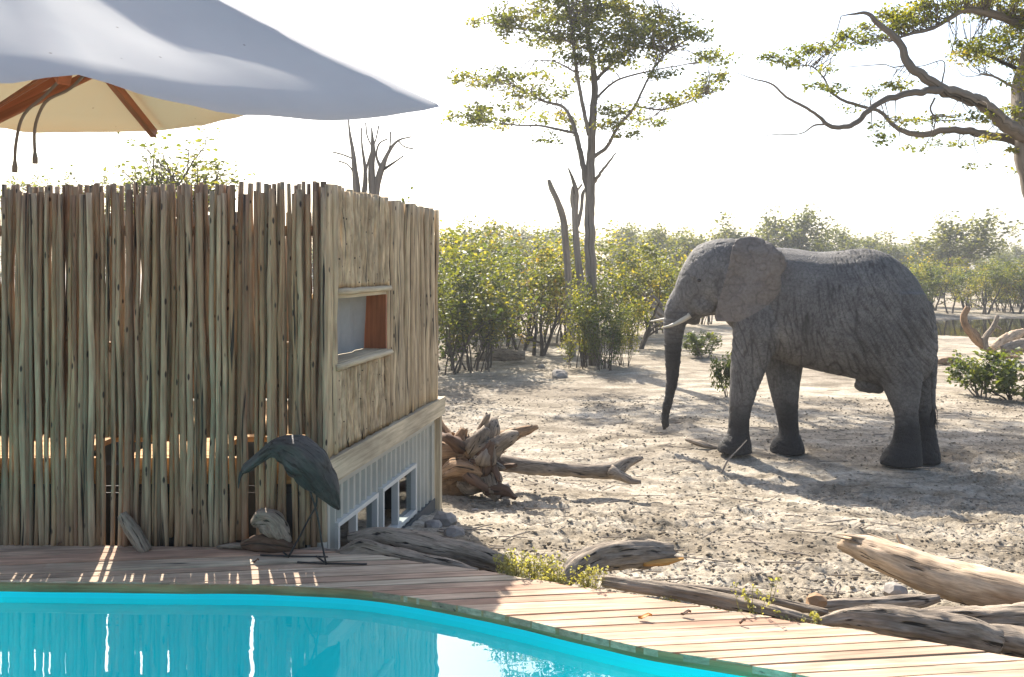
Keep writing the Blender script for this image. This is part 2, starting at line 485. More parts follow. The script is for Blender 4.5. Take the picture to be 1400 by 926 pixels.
def elephant_mat():
    m, nt, bs = newmat('elephant_skin')
    at = attr(nt, 'tone')             # x wet mud, y ear, z fold mask
    sep = nd(nt, 'ShaderNodeSeparateXYZ'); nt.links.new(at.outputs['Vector'], sep.inputs[0])
    tc = nd(nt, 'ShaderNodeTexCoord'); o = tc.outputs['Object']
    n1 = noise(nt, o, 2.2, 5, .6); n2 = noise(nt, o, 26, 5, .65)
    c = ramp(nt, [(.3, (.092, .087, .083)), (.55, (.142, .133, .125)), (.75, (.195, .18, .165))], n1)
    c = mix(nt, c, (.165, .138, .117), math_(nt, 'MULTIPLY', sep.outputs[1], .75))
    c = mix(nt, c, ramp(nt, [(.3, (.6, .6, .6)), (.65, (1.15, 1.15, 1.15))], n2), .7, 'MULTIPLY')
    v = nd(nt, 'ShaderNodeTexVoronoi', feature='DISTANCE_TO_EDGE'); v.inputs['Scale'].default_value = 1
    w = nd(nt, 'ShaderNodeVectorMath', operation='ADD')
    dn = nd(nt, 'ShaderNodeTexNoise'); dn.inputs['Scale'].default_value = 3.0; nt.links.new(o, dn.inputs['Vector'])
    sc = nd(nt, 'ShaderNodeVectorMath', operation='SCALE'); sc.inputs['Scale'].default_value = .35
    nt.links.new(dn.outputs['Color'], sc.inputs[0]); nt.links.new(o, w.inputs[0]); nt.links.new(sc.outputs[0], w.inputs[1])
    nt.links.new(mapping(nt, w.outputs[0], (24, 24, 13)), v.inputs['Vector'])
    cr = ramp(nt, [(0, (0, 0, 0)), (.10, (1, 1, 1))], v.outputs['Distance'])
    c = mix(nt, c, mix(nt, (.62, .6, .58), (1, 1, 1), cr), math_(nt, 'MULTIPLY', math_(nt, 'SUBTRACT', 1.0, math_(nt, 'MULTIPLY', sep.outputs[1], .8)), .8), 'MULTIPLY')
    c = mix(nt, c, mix(nt, (.42, .40, .39), (1.08, 1.08, 1.08), sep.outputs[2]), .85, 'MULTIPLY')  # crease shade put into the colour along the folds; ear veins too
    c = mix(nt, c, (.016, .014, .013), math_(nt, 'MULTIPLY', sep.outputs[0], .92))
    nt.links.new(c, bs.inputs['Base Color'])
    bs.inputs['Roughness'].default_value = .75; bs.inputs['Specular IOR Level'].default_value = .35
    h = math_(nt, 'ADD', math_(nt, 'MULTIPLY', cr, .7), math_(nt, 'MULTIPLY', n2, .8))
    bump(nt, bs, h, .7, .012)
    return m
M['elephant'] = elephant_mat()

# ================================================================== GROUND
def build_ground():
    rows = np.r_[np.array([-40, -20, -10, -5, 0, 1.5, 2.6]), 3.3 * (1.0046 ** np.arange(0, 345)), 16.08 * (1.0105 ** np.arange(1, 285))]
    u = np.r_[-1.45, -1.4, -1.3, -1.2, -1.1, -.9, np.linspace(-.75, .85, 560), 1.0, 1.1, 1.2, 1.3, 1.45]
    Y, Um = np.meshgrid(rows, u, indexing='ij')
    X = Um * np.maximum(Y, 6.0 + 0 * Y) * np.where(np.abs(Um) > .9, 1, 1)
    X = Um * np.where(Y < 30, np.where(np.abs(Um) > .9, 30.0, np.maximum(Y, 4.0)), Y)
    Z = gz(X, Y)
    V = np.stack([X, Y, Z], -1).reshape(-1, 3)
    nr, nc = len(rows), len(u)
    i = (np.arange(nr - 1)[:, None] * nc + np.arange(nc - 1)[None, :]).ravel()
    Q = np.stack([i, i + 1, i + nc + 1, i + nc], 1)
    me = fast_mesh('ground', V, Q, M['soil'], smooth=True)
    o = link('ground', me, kind='structure')
    return o
build_ground()
pw = MB()
a = np.linspace(0, 2 * math.pi, 49)[:-1]
pw.add(np.stack([POND[0] + POND[2] * 1.3 * np.cos(a), POND[1] + POND[3] * 1.3 * np.sin(a), 0 * a - 1.16], 1), [tuple(range(48))])
pw.build('pond_water', M['pondwater'], smooth=False, kind='structure')

# ================================================================== DECK AND POOL
BD = np.array([.993, .118]); BN = np.array([-.118, .993])
def uv_table(T):
    Tt = np.asarray(T); v = Tt @ BN; u = Tt @ BD
    k = np.argsort(v)
    return v[k], u[k]
pv, pu = uv_table(np.r_[resample(POOL_FAR, 60), [[4.5, 2.75]]])
bv, bu = uv_table(BACK[:-1])
deck = empty('deck'); deck['kind'] = 'structure'
W = .078
k = 0
v0 = 2.25
while v0 < 5.75:
    w = W * random.uniform(.93, 1.05)
    gap = random.choice([.006, .008, .010, .013, .017])
    va, vb = v0, v0 + w - gap
    vm = np.linspace(va, vb, 5)
    ul = np.maximum(np.interp(vm, pv, pu), -4.5) - .012
    ur = np.interp(vm, bv, bu) + random.uniform(-.02, .03)
    ul = np.where(vm > pv[-1], -4.5, ul)
    if ur.mean() - ul.mean() > .12:
        # optional joint
        cuts = [0.0, 1.0]
        if ur.mean() - ul.mean() > 2.2: cuts = [0, random.uniform(.35, .65), 1.0]
        for ci in range(len(cuts) - 1):
            la = ul + (ur - ul) * cuts[ci] + (.003 if ci else 0); lb = ul + (ur - ul) * cuts[ci + 1]
            if len(cuts) > 2 and ci == 0: lb = np.full_like(lb, lb.mean())
            if ci: la = np.full_like(la, la.mean())
            nseg = 9
            t = np.linspace(0, 1, nseg)
            uu = la[None, :] + (lb - la)[None, :] * t[:, None]
            vv = vm[None, :] + .004 * pn(uu * 1.3, k * 3.1 + 0 * uu)
            zt = random.uniform(-.003, .003) + .004 * pn(uu * .9 + 5, k * 1.7 + 0 * uu)
            xy = uu[..., None] * BD + vv[..., None] * BN
            top = np.concatenate([xy, zt[..., None]], -1).reshape(-1, 3)
            bot = top - np.array([0, 0, .03])
            n5 = 5; N = nseg * n5
            fc = []
            for i in range(nseg - 1):
                for j in range(n5 - 1):
                    q = (i*n5+j, (i+1)*n5+j, (i+1)*n5+j+1, i*n5+j+1)
                    fc.append(q); fc.append(tuple(x + N for x in q[::-1]))
                fc.append((i*n5, i*n5+N, (i+1)*n5+N, (i+1)*n5)); e = n5-1
                fc.append(((i+1)*n5+e, (i+1)*n5+e+N, i*n5+e+N, i*n5+e))
            for j in range(n5 - 1):
                fc.append((j+1, j+1+N, j+N, j)); b = (nseg-1)*n5
                fc.append((b+j, b+j+N, b+j+1+N, b+j+1))
            gr = np.stack([vv.ravel(), zt.ravel(), uu.ravel()], 1)
            gr = np.concatenate([gr, gr + [0, -.03, 0]])
            mb = MB(); mb.add(np.concatenate([top, bot]), fc, gr)
            mb.build('board', M['board'], deck, smooth=False)
    v0 += w; k += 1
yy = 2.73
while yy > -2.5:                                     # the deck on the near side of the pool
    mb = MB(); mb.box((-4.5, yy - .15, -.03), (4.2, yy - .008, 0))
    mb.build('board', M['board'], deck, smooth=False); yy -= .15
# bent edging under the board ends
pf = resample(POOL_FAR, 90)
T, A_, B_ = frames(np.c_[pf, np.zeros(len(pf))])
nrm = np.stack([T[:, 1], -T[:, 0]], 1)               # points into the pool
ed = MB()
o_in = pf + nrm * .006; o_out = pf - nrm * .018
n = len(pf)
wv = .004 * pn(np.arange(n) * .31, 0.5)
V = np.concatenate([np.c_[o_in, -.004 + wv], np.c_[o_in, -.05 + wv], np.c_[o_out, -.05 + wv], np.c_[o_out, -.031 + 0 * wv]])
L = np.r_[0, np.cumsum(np.linalg.norm(np.diff(pf, axis=0), axis=1))]
gr = np.concatenate([np.c_[0 * L, 0 * L + q, L] for q in (0, .04, .08, .12)])
fc = []
for i in range(n - 1):
    for q in range(3):
        fc.append((q*n+i, (q+1)*n+i, (q+1)*n+i+1, q*n+i+1))
ed.add(V, fc, gr)
ed.build('edging', M['edging'], deck, smooth=True)

pool_out = np.r_[pf, [[1.62, 2.75], [-5, 2.75]]]
pb = MB()
PO = pf + nrm * .004
loop = np.r_[PO, [[-5, 2.752]]]
n = len(loop)
lv = [-.035, -.20, -.70, -.80]
ins = [0, 0, .03, .22]
ctr = np.array([-1.5, 3.5])
V = []
for z, q in zip(lv, ins):
    p = loop + (ctr - loop) / np.linalg.norm(ctr - loop, axis=1)[:, None] * q
    V.append(np.c_[p, np.full(n, z)])
fc = []
for l in range(3):
    for i in range(n):
        j = (i + 1) % n
        fc.append((l*n+i, l*n+j, (l+1)*n+j, (l+1)*n+i))
fc.append(tuple(range(3*n, 4*n)))
pb.add(np.concatenate(V), fc)
pb.build('pool_basin', M['liner'], smooth=False, kind='structure')
wt = MB()
wl = loop.copy()
wt.add(np.c_[wl, np.full(n, -.078)], [tuple(range(n))[::-1]])
wt.build('pool_water', M['water'], smooth=False, kind='structure')

# ================================================================== VIEWING HIDE (pole screen on a container)
CN = np.array([-1.09, 5.05]); WD = np.array([.184, .983]); WN = np.array([.983, -.184])   # side wall: corner, direction, outward normal
FL = .49                                              # floor of the hide
LS = 2.39
def side_sz(px, py):
    """pixel -> (s along wall, height)"""
    k = (px - 700) / F
    s = (k * CN[1] - CN[0]) / (WD[0] - k * WD[1])
    d = CN[1] + WD[1] * s
    return s, EYE - (py - HZ) / F * d
hide = empty('viewing_hide', (CN[0] - 1.2, CN[1] + 1.2, 0))
tag(hide, 'tall open-topped screen of upright wooden poles with a small square window, behind the pool', 'hide')
HL = np.array(hide.location)

def pole_mesh(length, r, seed, mat, zbase):
    mb = MB()
    nseg = 15
    z = np.linspace(0, length, nseg)
    am = .015
    x = am * 1.6 * pn(z * 1.9 + seed * 7.1, seed * 3.3) + .005 * pn(z * 6 + seed, seed * 1.3); y = am * pn(z * 1.7 + seed * 5.7, seed * 9.1 + 4)
    rr = r * (1.06 - .16 * z / length) * (1 + .14 * pn(z * 6 + seed, seed * 2.0))
    mb.tube(np.stack([x, y, z], 1), rr, 8, True, .10, (2, 5), seed)
    V = np.concatenate(mb.v)
    me = bpy.data.meshes.new('pole')
    me.from_pydata(V.tolist(), [], mb.f)
    at = me.attributes.new('grain', 'FLOAT_VECTOR', 'POINT')
    at.data.foreach_set('vector', np.concatenate(mb.g).astype(np.float32).ravel())
    sm = [len(p.vertices) == 4 for p in me.polygons]
    me.polygons.foreach_set('use_smooth', sm)
    me.materials.append(mat)
    return me
front_proto = [pole_mesh(2.0, .0172, i * 1.37 + .3, M['pole'], 0) for i in range(14)]
side_proto = [pole_mesh(1.56, .0290, i * 2.11 + .7, M['pole_side'], 0) for i in range(10)]
def put_pole(me, x, y, z, sx, sz, lean=.006):
    o = link('pole', me, hide)
    o.location = np.array([x, y, z]) - HL
    o.scale = (sx, sx, sz)
    o.rotation_euler = (random.gauss(0, lean), random.gauss(0, lean), random.uniform(0, 6.28))
    return o
# front row: shorter poles, right to the deck
x = CN[0] + .015
i = 0
while x > -3.75:
    sx = random.uniform(.72, 1.12)
    top = 2.02 + random.uniform(-.02, .02) + .012 * (x + 2.5)
    if random.random() < .12: top += .05
    z0 = -.06 if random.random() < .86 else random.uniform(.0, .06)
    gap = random.choice([-.004, -.003, -.002, 0, .001, .003])
    if any(a_ < x < b_ for a_, b_ in ((-2.345, -2.31), (-2.29, -2.255), (-1.53, -1.485), (-1.30, -1.27))):
        x -= .012; continue
    put_pole(front_proto[i % 14], x, 5.05 + random.uniform(-.008, .008), z0, sx, (top - z0) / 2.0)
    x -= .0335 * sx + gap; i += 1
# second row, taller, stopping just above the floor
x = CN[0] - .03
while x > -3.75:
    sx = random.uniform(.75, 1.05)
    top = 2.075 + random.uniform(-.012, .012) + .008 * (x + 2.5)
    z0 = FL + random.choice([.10, .12, .13, .14])
    put_pole(front_proto[(i * 5) % 14], x, 5.097 + random.uniform(-.008, .008), z0, sx, (top - z0) / 2.0)
    x -= random.choice([.027, .029, .031, .033, .038]); i += 1
# side wall poles (leave the window opening)
ws0, wz1 = side_sz(457, 404); ws1, _ = side_sz(526, 395); wz0 = 1.018; wz1 = 1.44
s = .02
while s < LS + .01:
    sx = random.uniform(.75, 1.1)
    p = CN + WD * s + WN * random.uniform(-.006, .006)
    top = 2.075 + random.uniform(-.012, .012)
    me = side_proto[i % 10]
    if ws0 - .01 < s < ws1 + .01:
        put_pole(me, p[0], p[1], FL + .004, sx, (wz0 - .02 - FL) / 1.56)
        put_pole(side_proto[(i + 4) % 10], p[0], p[1], wz1 + .02, sx, (top - wz1 - .02) / 1.56)
    else:
        put_pole(me, p[0], p[1], FL + .004, sx, (top - FL) / 1.56)
    s += .069 * sx; i += 1
# inner side layer closes the gaps, in offset
s = .05
while s < LS:
    if not (ws0 - .04 < s < ws1 + .04):
        p = CN + WD * s - WN * .060
        put_pole(side_proto[(i * 3) % 10], p[0], p[1], FL + .004, 1.0, (2.07 + random.uniform(-.015, .015) - FL) / 1.56)
    s += .062; i += 1
# back wall of poles
x = -.70
while x > -3.7:
    sx = random.uniform(1.1, 1.5)
    put_pole(front_proto[(i * 3) % 14], x, 7.36 - (x + .65) * .02, FL + .004, sx, (2.05 + random.uniform(-.02, .02) - FL) / 2.0)
    x -= .046 * sx; i += 1
def hide_box(name, mat, lo, hi, ax=None, org=(0, 0, 0), parent=None):
    mb = MB(); mb.box(lo, hi, ax, org)
    return mb.build(name, mat, parent or hide, smooth=False, loc=HL if parent is None else None)
AX3 = np.array([[WD[0], WD[1], 0], [WN[0], WN[1], 0], [0, 0, 1]])
ORG = np.array([CN[0], CN[1], 0])
# rails behind the front poles
hide_box('rail', M['pole'], (-3.75, 5.128, 1.78), (-1.12, 5.168, 1.84))
hide_box('rail', M['pole'], (-3.75, 5.128, 1.10), (-1.12, 5.168, 1.16))
# floor planks
yy = 5.17; 
while yy < 7.3:
    xr = CN[0] + (yy - CN[1]) * WD[0] / WD[1] - .09
    for xa, xb in ([(-3.75, -2.60), (-2.26, -1.78), (-1.44, xr)] if yy < 5.6 else [(-3.75, xr)]):  # made-up notches, shaped to let sun streaks down to the deck
        if xb > xa: hide_box('floor_plank', M['floorplank'], (xa, yy, FL - .035), (xb, yy + .135, FL - .002))
    yy += .142
# front beam under the floor and wires below
for xa, xb in ((-3.75, -2.40), (-2.24, -1.56), (-1.42, -1.16)): hide_box('floor_beam', M['floorplank'], (xa, 5.115, .335), (xb, 5.16, FL - .004))  # beam broken at the added notches so the sun passes
wr = MB()
for z in (.325, .285): wr.tube([(-3.75, 5.10, z), (-1.15, 5.10, z + .002)], .003, 5)
wr.build('wire', M['iron'], hide, loc=HL)
# side beam that carries the side poles
hide_box('side_beam', M['beam'], (-.05, -.06, FL - .145), (LS + .13, .055, FL), AX3, ORG)
# window in the side wall
FWD = .03
def wbox(name, mat, s0, s1, n0, n1, z0, z1, parent=None):
    mb = MB(); mb.box((s0, n0, z0), (s1, n1, z1), AX3, ORG)
    return mb.build(name, mat, hide, smooth=False, loc=HL)
def wpole(name, s0, s1, nrm_, z, r, seed):
    mb = MB(); t = np.linspace(0, 1, 16)
    P = ORG + np.outer(s0 + (s1 - s0) * t, AX3[0]) + np.outer(nrm_ + .006 * pn(t * 6, seed), AX3[1]) + np.outer(z + .006 * pn(t * 5, seed + 3), AX3[2])
    mb.tube(P, r * (1 + .15 * pn(t * 9, seed)), 8, True, .12, (2, 6), seed)
    return mb.build(name, M['beam'], hide, loc=HL)
wpole('window_head_pole', ws0 - .03, ws1 + .03, .028, wz1 + .012, .020, 1.3)
wpole('window_sill_pole', ws0 - .05, ws1 + .03, .034, wz0 - .012, .021, 4.3)
wbox('window_sill', M['beam'], ws0, ws1, -.17, .018, wz0 - .012, wz0 + .012)
wbox('window_head', M['beam'], ws0, ws1, -.17, .012, wz1 - .030, wz1 - .004)
wbox('window_reveal', M['redwood'], ws1 - .012, ws1 + .012, -.16, .012, wz0 + .014, wz1 - .032)
wbox('window_reveal', M['beam'], ws0 - .012, ws0 + .012, -.05, .014, wz0 + .014, wz1 - .032)
cu = MB()
t = np.linspace(0, 1, 26); zz = np.linspace(wz0 + .014, wz1 - .034, 7)
V = []
for z in zz:
    for q in t:
        sq = ws0 + .014 + (ws1 - ws0 - .03) * q
        nn = -.145 + .010 * math.sin(q * 21) + .008 * math.sin(q * 9 + z * 8)
        V.append(ORG + AX3[0] * sq + AX3[1] * nn + AX3[2] * z)
fc = [(r * 26 + c, r * 26 + c + 1, (r + 1) * 26 + c + 1, (r + 1) * 26 + c) for r in range(6) for c in range(25)]
cu.add(V, fc); cu.build('canvas_blind', M['curtain'], hide, loc=HL)

# ------------------------------------------------------------------ container below
cont = empty('shipping_container', (-1.6, 6.2, -.55))
tag(cont, 'pale grey corrugated steel container with sliding windows under the pole screen', 'container')
CL = np.array(cont.location)
CI = -.035                                            # wall plane inset from the pole wall
ZB, ZT = -.62, FL - .150
def cbox(name, mat, s0, s1, n0, n1, z0, z1, parent=cont):
    mb = MB(); mb.box((s0, n0, z0), (s1, n1, z1), AX3, ORG)
    return mb.build(name, mat, parent, smooth=False, loc=CL if parent is cont else None)
def csz(px, py):
    return side_sz(px, py)
# openings: (s0, s1, z0, z1)
w1 = (csz(463, 0)[0] + .0, csz(514, 0)[0], -.60, csz(490, 699)[1])
w2 = (csz(524, 0)[0], csz(567, 0)[0], csz(550, 713)[1], csz(545, 656)[1])
L2 = LS - .02
def corr(name, s0, s1, z0, z1):
    """trapezoid corrugated steel sheet"""
    if s1 - s0 < .02 or z1 - z0 < .02: return
    per = .105
    mb = MB(); pts = []
    q = s0
    while q < s1 - 1e-6:
        ph = (q % per) / per
        pts.append((q, CI + (.022 if ph < .4 else (-.012 if .5 <= ph < .9 else None or .005))))
        q += per / 10
    pts.append((s1, CI))
    Vt = []
    for zz_ in (z0, z1):
        for a_, b_ in pts: Vt.append(ORG + AX3[0] * a_ + AX3[1] * b_ + AX3[2] * zz_)
    m_ = len(pts)
    mb.add(Vt, [(j, j + 1, m_ + j + 1, m_ + j) for j in range(m_ - 1)])
    mb.build(name, M['steel'], cont, smooth=False, loc=CL)
corr('corrugated_panel', .06, w1[0], ZB, ZT - .05)
corr('corrugated_panel', w1[0], w1[1], w1[3], ZT - .05)
corr('corrugated_panel', w1[1], w2[0], ZB, ZT - .05)
corr('corrugated_panel', w2[0], w2[1], w2[3], ZT - .05)
corr('corrugated_panel', w2[0], w2[1], ZB, w2[2])
corr('corrugated_panel', w2[1], L2, ZB, ZT - .05)
cbox('top_rail', M['steel'], .0, L2 + .02, CI - .05, CI + .030, ZT - .06, ZT)
cbox('corner_post', M['steel'], -.0, .07, CI - .06, CI + .033, ZB, ZT - .061)
cbox('corner_post', M['steel'], L2 - .06, L2 + .02, CI - .06, CI + .032, ZB, ZT - .062)
cbox('bottom_rail', M['steel_dark'], w2[0] - .02, L2 + .03, CI - .05, CI + .036, ZB - .1, w2[2] - .06)
for w in (w1, w2):
    fr = .028
    mb = MB()
    for s0_, s1_, n1_, z0_, z1_ in ((w[0] - fr, w[1] + fr, .045, w[3], w[3] + fr), (w[0] - fr, w[1] + fr, .045, w[2] - fr, w[2]), (w[0] - fr, w[0], .044, w[2] + .001, w[3] - .001), (w[1], w[1] + fr, .044, w[2] + .001, w[3] - .001)):
        mb.box((s0_, CI - .03, z0_), (s1_, CI + n1_, z1_), AX3, ORG)
    wf = mb.build('window', M['frame'], cont, smooth=False, loc=CL)
    mid = w[0] + (w[1] - w[0]) * .48
    for nm_, mt_, bx_ in (('mullion', 'frame', ((mid - .016, CI - .02, w[2] + .001), (mid + .016, CI + .03, w[3] - .001))), ('pane', 'glass', ((mid + .017, CI, w[2] + .002), (w[1] - .001, CI + .005, w[3] - .002)))):
        mb = MB(); mb.box(*bx_, AX3, ORG); mb.build(nm_, M[mt_], wf, smooth=False, loc=CL)
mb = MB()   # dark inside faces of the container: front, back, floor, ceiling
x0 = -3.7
for lo, hi in (((x0, 5.14, ZB), (-2.40, 5.165, .33)), ((-2.24, 5.14, ZB), (-1.56, 5.165, .33)), ((-1.42, 5.14, ZB), (-1.13, 5.165, .33)), ((x0 - .03, 5.17, ZB), (x0, 7.3, .33)), ((x0, 5.62, ZB), (-1.12, 5.64, .33)), ((x0, 7.3, ZB), (-.76, 7.33, .33)), ((x0, 5.17, ZB - .03), (-1.0, 7.3, ZB)), ((x0, 5.64, .30), (-1.14, 7.3, .33))):  # front split at the same added sun notches
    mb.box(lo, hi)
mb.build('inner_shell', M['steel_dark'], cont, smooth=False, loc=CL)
p = ORG + AX3[0] * (LS + .035) + AX3[1] * (-.01)
mb = MB(); mb.box((LS + .03, -.06, -.75), (LS + .10, .035, FL - .147), AX3, ORG)
mb.build('timber_post', M['beam'], cont, smooth=False, loc=CL)

# ================================================================== UMBRELLA
def build_umbrella():
    c0 = np.array([-1.627, 2.59]); ze = EYE + .509; Rr = 1.405; th0 = -.011; tx, ty, ha = -.023, .088, .682
    def P(k, r, dz=0):
        a = th0 + k * math.pi / 4
        ox, oy = r * math.cos(a), r * math.sin(a)
        return np.array([c0[0] + ox, c0[1] + oy, ze + tx * ox + ty * oy + dz])
    apex = np.array([c0[0] - ha * tx, c0[1] - ha * ty, ze + ha])
    base = np.array([apex[0] + .02, apex[1] - .10, 0.0])
    um = empty('parasol', base)
    tag(um, 'large square off-white canvas parasol with brown wooden ribs over the pool', 'parasol')
    rim = [P(k, Rr if k % 2 == 0 else Rr * .7071, .04 if k == 1 else (-.02 if k == 7 else 0)) for k in range(8)]
    nU, nV = 16, 14
    EDGE = [.045, .03, .0, .0, .0, .0, -.012, -.022]
    V = []; 
    for k in range(8):
        a, b = rim[k], rim[(k + 1) % 8]
        for j in range(nU):
            t = j / nU
            e = a + (b - a) * t
            for i in range(nV + 1):
                r = i / nV
                p = apex + (e - apex) * r
                sag = math.sin(math.pi * t) * r
                p = p + np.array([0, 0, -.045 * sag * math.sin(math.pi * min(r, .85)) + EDGE[k] * sag * r ** 4 - .03 * math.sin(math.pi * r) * .6])
                wr_ = (.012 * pn(p[0] * 4, p[1] * 4, 2.2) + .006 * pn(p[0] * 11, p[1] * 11, 5)) * r
                if i == nV: wr_ += .012 * pn(p[0] * 7, p[1] * 7, 9.)
                wr_ += .016 * math.exp(-(min(t, 1 - t) / .07) ** 2) * r * (1 - r)
                V.append(p + np.array([0, 0, wr_]))
    V = np.array(V); ncol = 8 * nU; m_ = nV + 1
    # hem flap
    hem = V.reshape(ncol, m_, 3)[:, -1, :].copy()
    drop = np.array([.010 + .016 * abs(math.sin((j % nU) / nU * math.pi)) for j in range(ncol)])
    hem2 = hem.copy(); hem2[:, 2] -= drop
    hem2[:, :2] += (hem[:, :2] - c0) * .008
    V = np.concatenate([V, hem2])
    fc = []
    for j in range(ncol):
        j2 = (j + 1) % ncol
        for i in range(nV):
            fc.append((j*m_+i, j*m_+i+1, j2*m_+i+1, j2*m_+i))
        fc.append((j*m_+nV, ncol*m_+j, ncol*m_+j2, j2*m_+nV))
    mb = MB(); mb.add(V, fc)
    mb.build('canopy', M['canvas'], um, loc=base)
    for k in range(8):
        e = rim[k]; d = e - apex
        a, b = apex + d * .05 - [0, 0, .09], apex + d * (.93 if k == 0 else .97 if k % 2 == 0 else .93) - [0, 0, .05]
        dirv = (b - a) / np.linalg.norm(b - a)
        side = np.cross(dirv, [0, 0, 1]); side /= np.linalg.norm(side); up = np.cross(side, dirv)
        mb = MB(); mb.box((0, -.013, -.018), (np.linalg.norm(b - a), .013, .018), np.array([dirv, side, up]), a)
        mb.build('rib', M['redwood'], um, smooth=False, loc=base)
        mid = apex + d * .55 - [0, 0, .055]
        hub = apex + (base - apex) * .30 + np.array([0, 0, 0])
        dirv = (mid - hub); Ls = np.linalg.norm(dirv); dirv /= Ls
        side = np.cross(dirv, [0, 0, 1]); side /= np.linalg.norm(side); up = np.cross(side, dirv)
        mb = MB(); mb.box((0.03, -.008, -.011), (Ls, .008, .011), np.array([dirv, side, up]), hub)
        mb.build('strut', M['redwood'], um, smooth=False, loc=base)
    mb = MB(); mb.tube([base, apex - [0, 0, .02]], .024, 14); mb.build('pole', M['redwood'], um, loc=base)
    mb = MB(); mb.tube([apex + (base - apex) * .27, apex + (base - apex) * .33], .05, 12); mb.build('slider', M['redwood'], um, loc=base)
    mb = MB(); mb.tube([apex - [0, 0, .04], apex + [0, 0, .02], apex + [0, 0, .05]], [.04, .03, .01], 12); mb.build('finial', M['redwood'], um, loc=base)
    mb = MB(); mb.tube([base, base + [0, 0, .05], base + [0, 0, .08], base + [0, 0, .3]], [.26, .25, .06, .035], 20); mb.build('base', M['stone'], um, loc=base)
    for pts in ([(98, 93), (62, 130), (32, 158), (22, 195), (20, 236)], [(124, 93), (95, 122), (62, 140), (50, 165), (48, 224)]):
        dd = 2.05
        Pp = resample([U(x_, y_, dd) for x_, y_ in pts], 22)
        mb = MB(); r = np.full(22, .0035); r[-2:] = .006
        mb.tube(Pp, r, 6); mb.build('cord', M['cord'], um, loc=base)
build_umbrella()

